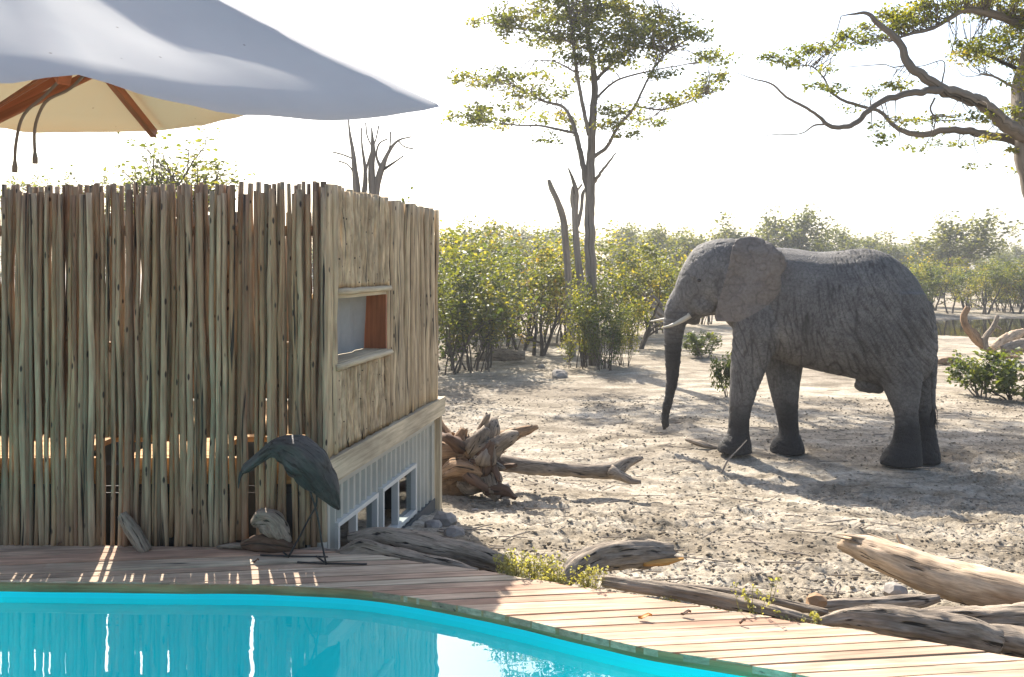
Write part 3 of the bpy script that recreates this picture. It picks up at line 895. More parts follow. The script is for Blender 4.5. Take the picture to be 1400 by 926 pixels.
# ================================================================== ELEPHANT
EA = np.array([.222, .975])                            # across the body, away from the camera
EC = 12.63
def EP(px, py, off=0.0):
    u = (px - 700) / F
    d = (EC + off) / (EA[0] * u + EA[1])
    return U(px, py, d)
def build_elephant():
    mb = MB()
    def loft(st, n=28, ex=2.3, low=.55):
        rings = []
        st = resample(np.array(st, float), len(st) * 3)
        for px, top, bot, hw, off in st:
            c = top + (bot - top) * low
            ring = []
            for k in range(n):
                t = 2 * math.pi * k / n
                cs, sn = math.cos(t), math.sin(t)
                o_ = hw * math.copysign(abs(cs) ** (2 / ex), cs)
                h = math.copysign(abs(sn) ** (2 / ex), sn)
                py = c - h * (c - top) if h > 0 else c - h * (bot - c)
                # position along the axis plane, then across
                p = EP(px, py, 0); p = p + np.array([EA[0], EA[1], 0]) * (o_ + off)
                ring.append(p)
            rings.append(ring)
        m_ = len(rings)
        V = np.array(rings).reshape(-1, 3)
        fc = [(i*n+j, i*n+(j+1) % n, (i+1)*n+(j+1) % n, (i+1)*n+j) for i in range(m_-1) for j in range(n)]
        fc += [tuple(range(n))[::-1], tuple(range((m_-1)*n, m_*n))]
        mb.add(V, fc)
    # torso
    loft([(985, 352, 432, .30, 0), (1003, 343, 452, .42, 0), (1030, 339, 476, .52, 0), (1060, 338, 490, .60, 0), (1085, 340, 499, .66, 0), (1120, 344, 508, .72, 0),
          (1150, 342.5, 514, .75, 0), (1180, 339.5, 520, .73, 0), (1205, 343, 527, .66, 0), (1226, 356, 532, .58, 0), (1245, 372, 530, .50, 0), (1262, 400, 520, .40, 0), (1272, 425, 505, .28, 0), (1277, 440, 480, .15, 0)])
    # head
    loft([(919, 404, 440, .13, 0), (927, 378, 441, .20, 0), (938, 355, 440, .27, 0), (950, 338.5, 437, .34, 0), (962, 331.5, 433, .40, 0), (975, 328, 431, .44, 0), (992, 326, 434, .44, 0), (1010, 327, 445, .42, 0), (1030, 332, 455, .42, 0)], ex=2.2, low=.52)
    def limb(rows, off, dep=1.0, n=22):
        rows = resample(np.array([(y_, l_, r_) for y_, l_, r_ in rows], float), len(rows) * 4)
        rings = []
        for py, l, r in rows:
            c = (l + r) / 2; hw = (r - l) / 2
            p = EP(c, py, off); d = p[1]; rad = hw / F * d
            ring = []
            for k in range(n):
                t = 2 * math.pi * k / n
                ring.append(p + np.array([-.975, .222, 0]) * (-rad * math.cos(t)) * 1.02 + np.array([EA[0], EA[1], 0]) * (rad * dep * math.sin(t)))
            rings.append(ring)
        m_ = len(rings)
        V = np.array(rings).reshape(-1, 3)
        fc = [(i*n+(j+1) % n, i*n+j, (i+1)*n+j, (i+1)*n+(j+1) % n) for i in range(m_-1) for j in range(n)]
        fc += [tuple(range(n)), tuple(range((m_-1)*n, m_*n))[::-1]]
        mb.add(V, fc)
    limb([(400, 1012, 1062), (430, 1004, 1068), (452, 1003, 1070), (480, 1001, 1058), (514, 999, 1043), (546, 997, 1031), (578, 996, 1024), (592, 995, 1024), (602, 987, 1026), (612, 982, 1028), (619, 982, 1028)], -.34, .95)
    limb([(450, 1030, 1100), (480, 1040, 1100), (508, 1047, 1095), (546, 1056, 1091), (575, 1063, 1091), (592, 1065, 1092), (603, 1057, 1096), (613, 1053, 1099), (619, 1053, 1099)], .26, .95)
    limb([(400, 1195, 1262), (440, 1186, 1268), (470, 1188, 1264), (500, 1194, 1260), (520, 1204, 1259), (546, 1215, 1256), (566, 1223, 1254), (590, 1223, 1257), (606, 1219, 1258), (620, 1209, 1259), (630, 1205, 1259), (636, 1205, 1259)], -.30, .85)
    limb([(430, 1215, 1276), (466, 1225, 1279), (510, 1238, 1277), (546, 1246, 1275), (566, 1248, 1274), (590, 1249, 1279), (608, 1246, 1282), (622, 1238, 1284), (632, 1236, 1284)], .22, .9)
    # trunk
    tr = resample(np.array([(950, 386, 19), (936, 402, 17), (927, 420, 17.2), (922.5, 440, 16.5), (921, 460, 14), (920, 485, 12), (919.5, 510, 10), (917, 533, 8), (912.5, 553, 7), (909.5, 568, 6.2), (910, 580, 5.2), (913.5, 584, 4)], float), 40)
    mb.tube([EP(a_, b_) for a_, b_, c_ in tr], [c_ * .0101 for a_, b_, c_ in tr], 18)
    mb.tube([EP(908, 578), EP(908, 588)], [.05, .028], 8)
    # lower lip, tusk sockets, brow, shoulder, sheath
    def blob(px, py, off, rx, rz, ry):
        t = np.linspace(-1, 1, 11); c = EP(px, py, 0) + np.array([EA[0], EA[1], 0]) * off
        ph = np.arange(16) * 2 * math.pi / 16
        V = []; 
        for q in t * .995:
            k_ = math.sqrt(1 - q * q)
            for f_ in ph: V.append(c + np.array([-.975, .222, 0]) * (k_ * math.cos(f_) * rx) + np.array([EA[0], EA[1], 0]) * (k_ * math.sin(f_) * ry) + np.array([0, 0, q * rz]))
        fc = [(i*16+(j+1) % 16, i*16+j, (i+1)*16+j, (i+1)*16+(j+1) % 16) for i in range(10) for j in range(16)] + [tuple(range(16)), tuple(range(160, 176))[::-1]]
        mb.add(V, fc)
    blob(948, 438, 0, .10, .075, .11); blob(937, 431, -.17, .11, .10, .08); blob(937, 431, .17, .11, .10, .08)
    blob(955, 378, -.30, .11, .05, .065); blob(1188, 527, 0, .20, .11, .14); blob(1200, 531, 0, .09, .085, .09)
    blob(963, 416, -.25, .16, .17, .13)
    # ears: slab following the outline
    out = [(1000, 338), (1008, 326), (1022, 322.5), (1036, 324), (1048, 329), (1060, 335), (1070, 346), (1076, 360), (1074, 368), (1067, 378), (1069, 390), (1065, 401), (1055, 413), (1040, 424), (1022, 434), (1006, 441), (990, 441), (977, 439), (977, 432), (982, 412), (989, 390), (995, 365)]
    oc = np.array(out, float); ctr_ = np.array([1022, 378.])
    oc = resample(np.r_[oc, oc[:1]], 99)[:-1]
    rg = np.clip((oc[:, 0] - 1045) / 20, 0, 1)
    oc = oc + (oc - ctr_) * (rg * .07 * pn(np.arange(len(oc)) * .8, 3.7))[:, None]
    for sgn in (-1, 1):
        V = []; nr = 9; n = len(oc)
        def eoff(px, py):
            fl = np.clip((px - 985) / 90, 0, 1)
            o_ = .44 + .20 * fl - .11 * np.clip((345 - py) / 22, 0, 1) + .035 * math.sin((px - 980) / 13 + py / 25)
            return -o_ if sgn < 0 else o_
        for lay in (-1, 1):
            for k in range(nr):
                r = (k + 1) / nr
                for p_ in oc:
                    q = ctr_ + (p_ - ctr_) * r
                    o_ = eoff(*q) + lay * (.032 - .012 * r ** 3)
                    V.append(EP(q[0], q[1], 0) + np.array([EA[0], EA[1], 0]) * o_ if sgn > 0 else EP(q[0], q[1], o_))
            q = ctr_; o_ = eoff(*q) + lay * .03
            V.append(EP(q[0], q[1], o_) if sgn < 0 else EP(q[0], q[1], 0) + np.array([EA[0], EA[1], 0]) * o_)
        fc = []; S = nr * n + 1
        for lay in (0, 1):
            b = lay * S
            def add(f): fc.append(tuple(f) if lay else tuple(f[::-1]))
            for j in range(n):
                j2 = (j + 1) % n
                add([b + nr * n, b + j2, b + j])
                for k in range(nr - 1):
                    add([b+k*n+j, b+k*n+j2, b+(k+1)*n+j2, b+(k+1)*n+j])
        for j in range(n):
            j2 = (j + 1) % n; e = (nr - 1) * n
            fc.append((e + j, S + e + j, S + e + j2, e + j2))
        mb.add(V, fc)
    # tail
    tl = resample(np.array([(1262, 415, 9), (1270, 440, 7.5), (1274.5, 470, 6), (1275, 510, 4.6), (1273.5, 545, 3.6), (1274, 562, 3.4)], float), 26)
    mb.tube([EP(a_ + 2.5, b_, -.16) for a_, b_, c_ in tl], [c_ * .0098 for a_, b_, c_ in tl], 10)
    me = bpy.data.meshes.new('tmp'); me.from_pydata(np.concatenate(mb.v).tolist(), [], mb.f); me.update()
    import bmesh
    bm = bmesh.new(); bm.from_mesh(me); bmesh.ops.recalc_face_normals(bm, faces=bm.faces); bm.to_mesh(me); bm.free()
    tmp = bpy.data.objects.new('tmp', me); COL.objects.link(tmp)
    md = tmp.modifiers.new('r', 'REMESH'); md.mode = 'VOXEL'; md.voxel_size = .0155
    md = tmp.modifiers.new('s', 'SMOOTH'); md.factor = .5; md.iterations = 16
    dg = bpy.context.evaluated_depsgraph_get()
    ev = bpy.data.meshes.new_from_object(tmp.evaluated_get(dg))
    bpy.data.objects.remove(tmp)
    n = len(ev.vertices)
    co = np.zeros(n * 3, np.float32); ev.vertices.foreach_get('co', co); co = co.reshape(-1, 3).astype(float)
    no = np.zeros(n * 3, np.float32); ev.vertices.foreach_get('normal', no); no = no.reshape(-1, 3)
    px = 700 + F * co[:, 0] / co[:, 1]; py = HZ + F * (EYE - co[:, 2]) / co[:, 1]
    ax = -(co[:, 0] * -.975 + co[:, 1] * .222)          # metres along the body, head negative
    z = co[:, 2]
    off = co[:, :2] @ EA - EC
    ear = ((off < -.40) | (off > .40)) & (px > 974) & (px < 1078) & (py < 443) & (py > 318)
    # ear mask by signed position: outside the outline -> body
    wet = np.clip(sstep(-.10, -.55, z + .10 * pn(co[:, 0] * 3, co[:, 1] * 3, z * 3)), 0, 1)
    trunk = (px < 942) & (py > 425)
    wet = np.where(trunk, np.clip(sstep(.80, .40, z + .05 * pn(co[:, 0] * 5, z * 5, 1.)), 0, 1), wet)
    # folds: lines across the flank, rings on trunk, softer on head
    warp = .35 * pn(ax * 1.3, z * 1.3, off * .8 + 3)
    tilt = np.interp(px, [1000, 1080, 1140, 1200, 1270], [.25, .12, .35, .75, 1.0])
    q = ax + tilt * (z - .5) + warp * .35
    f1 = np.abs(pn(q * 11, z * 1.9 + 1.3 * warp, off * 2.0))
    f2 = np.abs(pn(q * 19, z * 3.4, off * 3.0 + 7))
    flank = -(.012 * np.exp(-(f1 / .055) ** 2) + .008 * np.exp(-(f2 / .07) ** 2)) * sstep(-.45, .25, pn(ax * 1.1, z * 1.1, 9.1))
    lg = np.abs(pn(ax * 5, z * 15 + pn(ax * 3, z * 3, off) * 3, off * 5)); legf = -.008 * np.exp(-(lg / .09) ** 2)
    tg = np.abs(pn(ax * 2, z * 22, off * 2)); trf = -.010 * np.exp(-(tg / .12) ** 2)
    hd = np.abs(pn(ax * 9, z * 8, off * 8)); hdf = -.007 * np.exp(-(hd / .08) ** 2)
    lw = sstep(-.05, -.35, z)
    hw_ = sstep(1005, 985, px)
    dsp = flank * (1 - lw) * (1 - hw_) + legf * lw + hdf * hw_
    dsp = np.where(trunk, trf, dsp)
    outl = np.zeros(n, bool)
    if True:                                            # point in ear outline
        x_, y_ = px, py; ins_ = np.zeros(n, bool); j = len(oc) - 1
        for i_ in range(len(oc)):
            xi, yi, xj, yj = oc[i_][0], oc[i_][1], oc[j][0], oc[j][1]
            cnd = ((yi > y_) != (yj > y_)) & (x_ < (xj - xi) * (y_ - yi) / (yj - yi + 1e-9) + xi)
            ins_ ^= cnd; j = i_
        outl = ins_
    earm = ear & outl & (off < 0) | (ear & (off > .4))
    ven = np.abs(pn(co[:, 0] * 7, co[:, 2] * 7, 3.3))
    dsp = np.where(earm, .020 * pn(co[:, 0] * 4, z * 3, 2.) - .010 * np.exp(-(ven / .06) ** 2), dsp)
    dsp = dsp + .010 * pn(ax * 2.6, z * 2.6, off * 2.6)
    co2 = co + no * dsp[:, None]
    gl = gbase(co2[:, 0], co2[:, 1])
    low = z < -.80
    ev.vertices.foreach_set('co', co2.astype(np.float32).ravel())
    fold = np.clip(1 + np.where(trunk, trf, flank * (1 - lw) * (1 - hw_) + legf * lw + hdf * hw_) / .012, 0, 1)
    fold = np.where(earm, 1 - .45 * np.exp(-(ven / .05) ** 2), fold)
    at = ev.attributes.new('tone', 'FLOAT_VECTOR', 'POINT')
    at.data.foreach_set('vector', np.stack([wet, earm.astype(float), fold], 1).astype(np.float32).ravel())
    ev.polygons.foreach_set('use_smooth', np.ones(len(ev.polygons), bool))
    ev.materials.clear(); ev.materials.append(M['elephant'])
    ev.name = 'elephant'
    org = np.array([4.2, 12.0, -1.0])
    ev.transform(__import__('mathutils').Matrix.Translation(-Vector(org)))
    el = link('elephant', ev, None, org)
    tag(el, 'grey bull elephant standing side-on with short tusks on the bare ground', 'elephant')
    for off_, pts in ((-.20, [(943, 431), (930, 439.5), (918, 445), (904, 448.5)]), (.20, [(940, 428), (922, 434), (906, 437), (889, 439.5)])):
        Pp = resample([EP(a_, b_, off_ - (.03 if off_ < 0 else -.03) * i_) for i_, (a_, b_) in enumerate(pts)], 16)
        mb2 = MB(); mb2.tube(Pp, np.linspace(.046, .008, 16), 12); mb2.build('tusk', M['tusk'], el, loc=org)
    for off_, in ((-.368,), (.368,)):
        c = EP(956, 383.5, off_ if off_ < 0 else 0) + (np.array([EA[0], EA[1], 0]) * off_ if off_ > 0 else 0)
        mb2 = MB(); t = np.linspace(-.99, .99, 7)
        mb2.tube([c + np.array([0, 0, .026 * q_]) for q_ in t], .03 * np.sqrt(1 - t * t), 10); mb2.build('eye', M['eye'], el, loc=org)
    mb2 = MB()
    for k in range(46):
        a_ = EP(1276.5 + random.uniform(-2, 2), 555 + random.uniform(-6, 6), -.16 + random.uniform(-.02, .02))
        b_ = EP(1276.5 + random.uniform(-6, 6), 585 + random.uniform(-12, 8), -.16 + random.uniform(-.06, .06))
        mb2.tube([a_, (a_ + b_) / 2 + RNG.normal(size=3) * .01, b_], [.006, .005, .002], 4, False)
    mb2.build('tail_tuft', M['iron'], el, loc=org)
    return el
build_elephant()

# ================================================================== BIRD SCULPTURE
def build_bird():
    D0 = 4.76
    foot = U(440, 768, 4.74)
    bd = empty('bird_sculpture', (foot[0], 4.74, 0.0)); bl = np.array(bd.location)
    tag(bd, 'dark driftwood wading bird sculpture with a drooping beak on thin iron legs', 'sculpture')
    ax = np.array([(332, 645, 3.0, 1), (336, 641.5, 5.4, 1), (346, 633, 6.3, 1), (358, 624, 7.2, 1), (368, 616.5, 9.0, 1), (376, 613, 12.5, 1), (386, 613.5, 16.5, 1), (398, 618, 20.5, 1), (412, 627, 23.5, 1), (427, 641, 24, 1), (440, 657, 19.5, 1), (450, 673, 13.5, 1), (459, 688, 6.5, 1), (464, 697, 1.5, 1)], float)
    axr = resample(ax, 46)
    mb = MB()
    P = np.array([U(a_, b_, D0) for a_, b_, c_, e_ in axr]); rad = axr[:, 2] * D0 / F
    mb.tube(P, rad, 34, True, .24, (1.8, 10), 3.3, 1.08)
    mb.build('body', M['sculpt'], bd, loc=bl)
    bk = resample(np.array([(337, 642, 3.0), (331, 646, 3.2), (328.5, 651, 2.4), (327, 658, 1.6), (326, 668, .7)], float), 16)
    mb = MB(); mb.tube([U(a_, b_, D0) for a_, b_, c_ in bk], bk[:, 2] * D0 / F, 10); mb.build('beak', M['iron'], bd, loc=bl)
    for pts in ([(420, 660, 4.74), (430, 690, 4.73), (434, 705, 4.73), (440, 742, 4.72), (446, 772, 4.717)], [(433, 672, 4.78), (432, 692, 4.79), (424, 706, 4.80), (408, 737, 4.83), (394, 762, 4.835)]):
        mb = MB(); Pp = resample([U(*p_) for p_ in pts], 16); mb.tube(Pp, .0055, 8)
        lg_ = mb.build('leg', M['iron'], bd, loc=bl)
        f_ = Pp[-1].copy(); f_[2] = .006
        for dx, dy in ((.22, -.01), (-.16, .02), (-.08, .12)):
            mb = MB(); mb.tube([f_, f_ + np.array([dx, dy, 0])], .005, 6); mb.build('toe', M['iron'], lg_, loc=bl)
build_bird()

# ================================================================== LOGS, STUMPS, STONES
def log(name, pts, label, mat, cat='log', seed=1.0, sides=36, n=70, bumpa=.22, freq=(1.6, 2.2), ends=.5, group=None, parent=None, loc=None, flat=1.0):
    """pts: (px, py, d, radius m)"""
    Q = np.array([np.r_[U(a_, b_, c_), r_] for a_, b_, c_, r_ in pts])
    Q = resample(Q, n)
    mb = MB(); mb.tube(Q[:, :3], np.maximum(Q[:, 3], .002), sides, True, bumpa, freq, seed, flat)
    V = mb.v[0]
    g_ = mb.g[0]; cx_ = np.repeat(Q[:, :3], sides, 0); rr_ = np.repeat(Q[:, 3], sides)
    an = np.arctan2(g_[:, 1], g_[:, 0]); ll = g_[:, 2]
    w_ = .9 * pn(ll * 3 + seed, np.cos(an), np.sin(an))
    ck_ = np.abs(pn(np.cos(an + w_ * .5) * 3.2 + seed, np.sin(an + w_ * .5) * 3.2, ll * 2.2))
    kn_ = pn(np.cos(an) * 2.2 + seed, np.sin(an) * 2.2, ll * 14)
    V += (V - cx_) * (-.16 * np.exp(-(ck_ / .05) ** 2) + .10 * kn_ + .06 * pn(np.cos(an) * 6, np.sin(an) * 6 + seed, ll * 9))[:, None]
    # ragged ends
    T_, _, _ = frames(Q[:, :3])
    for e, sl, dr in ((0, slice(0, sides), -1), (-1, slice((n-1)*sides, n*sides), 1)):
        k_ = np.arange(sides)
        V[sl] += T_[e][None, :] * (dr * ends * Q[e, 3] * (1.6 * pn(k_ * .9 + seed, 2.2) + .4))[:, None]
    l_ = Q[n // 2, :3].copy() if loc is None else loc
    o = mb.build(name, mat, parent, loc=l_)
    if label: tag(o, label, cat, group)
    return o
def droop(o):
    return o
# big pale log and its splintered end
big = empty('fallen_log', U(1300, 800, 4.6)); bl = np.array(big.location)
tag(big, 'thick pale smooth log with a splintered reddish end, resting on grey logs at right', 'log')
log('trunk', [(1158, 744, 5.05, .052), (1180, 750, 4.98, .078), (1215, 763, 4.86, .094), (1281, 787, 4.68, .104), (1345, 803, 4.52, .102), (1410, 818, 4.38, .098), (1530, 845, 4.2, .09)], None, M['log_pale'], seed=2.2, parent=big, loc=bl, n=60, sides=30, bumpa=.10, freq=(1.2, 1.4), ends=.9)
for k, (x0_, y0_, x1_, y1_, r_) in enumerate([(1185, 745, 1136, 733, .018), (1190, 738, 1146, 730, .02), (1195, 752, 1150, 742, .022), (1205, 745, 1163, 733, .026), (1212, 742, 1176, 734, .024), (1240, 752, 1186, 729, .014)]):
    log('splinter', [(x0_, y0_, 4.93, r_), ((x0_+x1_)/2, (y0_+y1_)/2 - 1, 4.98, r_ * .9), (x1_, y1_, 5.05, r_ * .25)], None, M['dark_rot'] if k in (2, 3, 4) else M['log_pale'], seed=k * 1.7, parent=big, loc=bl, n=14, sides=9, ends=.8, bumpa=.3, flat=.5)
log('branch_stub', [(1240, 756, 4.85, .02), (1232, 742, 4.88, .015), (1226, 731, 4.9, .006)], None, M['log_pale'], parent=big, loc=bl, n=10, sides=8)
log('fallen_log', [(1122, 851, 4.02, .022), (1150, 846, 4.0, .038), (1190, 846, 3.98, .056), (1240, 853, 3.97, .068), (1290, 861, 3.95, .070), (1335, 868, 3.93, .066), (1362, 876, 3.9, .05)], 'grey cracked log along the deck edge, front of the pile under the pale log', M['log_grey'], seed=5.1, ends=.6, n=50)
log('fallen_log', [(1335, 868, 3.98, .04), (1365, 872, 3.96, .06), (1400, 880, 3.92, .066), (1450, 890, 3.85, .06)], 'bluish grey rotten log end at the far right of the deck edge', M['log_grey'], seed=6.4, ends=.6)
log('fallen_log', [(1225, 846, 4.30, .03), (1280, 845, 4.28, .050), (1340, 848, 4.25, .062), (1410, 845, 4.2, .066), (1480, 846, 4.15, .06)], 'grey log directly behind the front cracked log, under the thick pale log', M['log_grey'], seed=7.9)
log('fallen_log', [(1080, 834, 4.42, .018), (1135, 828, 4.46, .030), (1200, 827, 4.5, .036), (1255, 823, 4.52, .034), (1282, 818, 4.54, .02)], 'slim straight grey log ending under the thick pale log', M['log_grey'], seed=8.8)
log('fallen_log', [(826, 795, 4.46, .028), (880, 803, 4.36, .034), (950, 814, 4.24, .034), (1020, 828, 4.14, .034), (1080, 842, 4.07, .030), (1128, 855, 4.03, .022)], 'long thin grey log lying against the sunny deck edge', M['log_grey'], seed=9.7, n=60, bumpa=.28)
log('fallen_log', [(900, 800, 4.62, .016), (970, 806, 4.55, .018), (1060, 822, 4.4, .02), (1130, 838, 4.3, .02)], 'thin dark branch behind the long grey log at the deck edge', M['log_grey'], seed=3.7, n=40)
cl = empty('broken_log', U(850, 765, 4.95)); bl = np.array(cl.location)
tag(cl, 'dark curved log with a broken orange heartwood end beside the leafy herbs', 'log')
log('trunk', [(764, 798, 4.72, .045), (782, 780, 4.80, .060), (812, 765, 4.9, .074), (850, 759, 4.98, .082), (885, 757, 5.05, .076), (910, 757, 5.08, .058)], None, M['log_grey'], seed=4.4, parent=cl, loc=bl, n=44, bumpa=.25, ends=1.0)
log('heartwood', [(880, 771, 4.97, .020), (905, 769, 4.99, .030), (934, 764, 5.04, .010)], None, M['heart'], seed=1.4, parent=cl, loc=bl, n=14, sides=12, flat=.6)
for k, (a_, b_) in enumerate([(915, 745), (928, 752), (936, 762)]):
    log('splinter', [(890, 752 + k * 4, 5.03, .03), (a_, b_, 5.08, .006)], None, M['log_grey'], seed=k + .3, parent=cl, loc=bl, n=8, sides=8, flat=.5)
log('fallen_log', [(478, 736, 5.14, .03), (515, 733, 5.16, .055), (560, 741, 5.12, .072), (610, 752, 5.05, .074), (655, 762, 4.98, .066), (688, 772, 4.92, .05)], 'thick bluish grey log lying in front of the container windows', M['log_grey'], seed=2.9, n=54)
log('fallen_log', [(468, 757, 4.93, .035), (492, 752, 4.95, .056), (522, 757, 4.93, .052), (560, 764, 4.88, .044), (605, 772, 4.82, .034), (652, 783, 4.74, .018)], 'gnarled grey log lying along the shaded deck edge beside the bird sculpture', M['log_grey'], seed=6.9, n=54, bumpa=.38, freq=(2, 4))
log('fallen_log', [(398, 759, 4.97, .018), (425, 756, 4.98, .026), (460, 757, 4.98, .024), (480, 757, 4.99, .014)], 'small grey driftwood piece between the burl and the gnarled log', M['log_grey'], seed=1.9, bumpa=.35)
log('driftwood_stub', [(168, 704, 4.99, .026), (176, 716, 4.985, .036), (190, 738, 4.965, .040), (199, 753, 4.955, .034)], 'short grey wooden stub leaning against the pole screen', M['log_grey'], 'log', seed=3.1, n=20)
bur = empty('driftwood_burl', U(365, 745, 4.94)); bl = np.array(bur.location)
tag(bur, 'knobbly dark driftwood burl standing on the deck behind the bird legs', 'log')
log('knob', [(346, 716, 4.95, .02), (356, 711, 4.95, .052), (370, 714, 4.95, .062), (380, 726, 4.95, .058), (390, 742, 4.95, .035)], None, M['log_grey'], seed=8.1, parent=bur, loc=bl, n=26, bumpa=.5, freq=(2, 9))
log('foot', [(332, 745, 4.93, .02), (350, 742, 4.93, .042), (375, 744, 4.93, .048), (400, 749, 4.93, .02)], None, M['dark_rot'], seed=2.6, parent=bur, loc=bl, n=26, bumpa=.5, freq=(2, 9))
log('fallen_log', [(298, 748, 4.98, .012), (318, 746, 4.98, .022), (340, 748, 4.97, .02), (356, 750, 4.97, .012)], 'flat grey bark piece at the foot of the pole screen', M['log_grey'], seed=7.3, n=20, bumpa=.4, flat=.6)
# uprooted stump beside the container
st = empty('uprooted_stump', U(640, 672, 8.5)); bl = np.array(st.location)
tag(st, 'orange-brown uprooted tree stump with jagged roots beside the container', 'stump')
log('trunk', [(520, 640, 8.7, .26), (570, 642, 8.6, .30), (610, 640, 8.5, .31), (640, 638, 8.45, .28), (662, 634, 8.4, .22)], None, M['log_brown'], seed=1.2, parent=st, loc=bl, n=44, sides=34, bumpa=.30, freq=(1.7, 2.0))
rts = [([(640, 625, 8.4, .16), (664, 600, 8.4, .11), (672, 583, 8.42, .075), (674, 574, 8.45, .04)], 'log_grey'), ([(620, 610, 8.55, .12), (607, 596, 8.6, .07), (603, 585, 8.62, .05), (602, 576, 8.65, .025)], 'log_brown'),
       ([(655, 622, 8.5, .14), (680, 603, 8.55, .08), (710, 592, 8.6, .055), (734, 584, 8.65, .02)], 'log_brown'), ([(660, 620, 8.25, .13), (682, 608, 8.2, .075), (704, 594, 8.2, .045), (708, 592, 8.2, .02)], 'log_grey'),
       ([(655, 640, 8.25, .16), (668, 655, 8.2, .12), (672, 668, 8.15, .09), (680, 680, 8.1, .04)], 'log_grey'), ([(650, 660, 8.2, .09), (640, 668, 8.15, .06), (628, 663, 8.1, .03)], 'log_grey'), ([(668, 668, 8.15, .08), (692, 672, 8.1, .05), (704, 681, 8.05, .02)], 'dark_rot'),
       ([(640, 618, 8.3, .12), (630, 600, 8.3, .07), (634, 588, 8.3, .04)], 'log_brown'), ([(648, 612, 8.25, .11), (660, 594, 8.22, .08), (664, 588, 8.22, .05)], 'log_grey'), ([(662, 640, 8.15, .09), (664, 622, 8.1, .07), (672, 606, 8.1, .03)], 'dark_rot')]
for k, (pt, m_) in enumerate(rts):
    log('root', pt, None, M[m_], seed=k * 2.3 + .4, parent=st, loc=bl, n=18, sides=16, bumpa=.42, freq=(1.8, 5), ends=.8)
rq = np.random.default_rng(77)
for k in range(30):
    c_ = np.array([rq.uniform(628, 668), rq.uniform(606, 652), rq.uniform(8.2, 8.45)])
    an_ = rq.uniform(-2.6, 1.3); l_ = rq.uniform(16, 52) * (1.1 if math.cos(an_) > 0 else .8)
    e_ = c_ + np.array([math.cos(an_) * l_, math.sin(an_) * l_ * .75, rq.uniform(-.3, .2)])
    m1 = (c_ + e_) / 2 + np.array([rq.normal() * 6, rq.normal() * 6, rq.normal() * .1]); r_ = rq.uniform(.03, .075)
    log('root', [(c_[0], c_[1], c_[2], r_ * 1.3), (m1[0], m1[1], m1[2], r_), (e_[0], min(e_[1], 678), e_[2], r_ * rq.uniform(.15, .6))], None, M[['log_grey', 'log_brown', 'dark_rot', 'log_grey'][k % 4]], seed=k * 3.3, parent=st, loc=bl, n=14, sides=10, bumpa=.5, freq=(2, 7), ends=.9, flat=rq.uniform(.5, 1))
log('slab', [(604, 648, 8.2, .05), (630, 640, 8.12, .09), (650, 644, 8.1, .07), (658, 648, 8.1, .03)], None, M['log_brown'], seed=4.6, parent=st, loc=bl, n=20, sides=16, bumpa=.4, freq=(2, 4))
br = empty('fallen_branch', U(780, 650, 8.9)); bl = np.array(br.location)
tag(br, 'long grey forked branch lying on the soil right of the uprooted stump', 'branch')
log('limb', [(676, 632, 8.7, .085), (720, 638, 8.75, .08), (770, 642, 8.8, .07), (815, 645, 8.8, .075), (842, 643, 8.8, .085), (858, 633, 8.85, .06), (878, 626, 8.9, .02)], None, M['log_grey'], seed=5.5, parent=br, loc=bl, n=50, sides=16)
log('fork', [(836, 645, 8.75, .07), (852, 652, 8.7, .045), (864, 658, 8.65, .035), (876, 659, 8.62, .015)], None, M['log_grey'], seed=6.6, parent=br, loc=bl, n=16, sides=12)
# far: twisted stump and pale log by the pond
ts = empty('twisted_stump', U(1375, 492, 24.5)); bl = np.array(ts.location)
tag(ts, 'twisted brown dead stump with two raised limbs by the pond', 'stump')
log('trunk', [(1392, 494, 24.5, .14), (1365, 486, 24.5, .075), (1345, 474, 24.5, .10), (1330, 457, 24.5, .12), (1320, 445, 24.5, .10), (1318, 432, 24.5, .085), (1323, 421, 24.5, .08)], None, M['log_brown'], seed=1.1, parent=ts, loc=bl, n=36)
log('limb', [(1348, 478, 24.4, .075), (1347, 464, 24.4, .085), (1358, 447, 24.4, .075), (1364, 432, 24.4, .05)], None, M['log_grey'], seed=2.1, parent=ts, loc=bl, n=20, sides=12)
log('limb', [(1360, 444, 24.4, .05), (1368, 450, 24.4, .03)], None, M['log_grey'], parent=ts, loc=bl, n=8, sides=8)
log('fallen_log', [(1358, 476, 26, .10), (1372, 467, 26, .17), (1386, 459, 26, .16), (1399, 453, 26, .09)], 'pale bleached log behind the twisted stump by the pond', M['log_pale'], seed=3.3)
log('fallen_log', [(1372, 478, 24, .12), (1392, 474, 24, .18), (1425, 470, 24, .17)], 'grey log end lying right of the twisted stump', M['log_grey'], seed=4.3)
log('fallen_log', [(655, 488, 23.5, .12), (680, 485, 23.5, .17), (716, 487, 23.5, .12)], 'dark log lying in the shade under the left bushes', M['log_grey'], seed=5.3)
log('fallen_branch', [(1275, 484, 27, .05), (1290, 482, 27, .12), (1310, 484, 27, .1), (1325, 487, 27, .03)], 'low grey branch on the ground between elephant and twisted stump', M['log_grey'], 'branch', seed=6.1)
log('fallen_branch', [(1278, 496, 23, .06), (1300, 493, 23, .1), (1318, 495, 23, .03)], 'short brown branch on the soil left of the right-hand bush', M['log_brown'], 'branch', seed=7.1)
sk = empty('stick', G(985, 645)); bl = np.array(sk.location)
tag(sk, 'thin bare stick standing out of the soil before the elephant', 'stick')
q = G(985, 646); mb = MB(); mb.tube(resample([q - [0, 0, .05], U(995, 630, q[1]), U(1012, 612, q[1] + .05), U(1021, 602, q[1] + .1)], 14), np.linspace(.014, .005, 14), 6); mb.build('stem', M['deadwood'], sk, loc=bl)
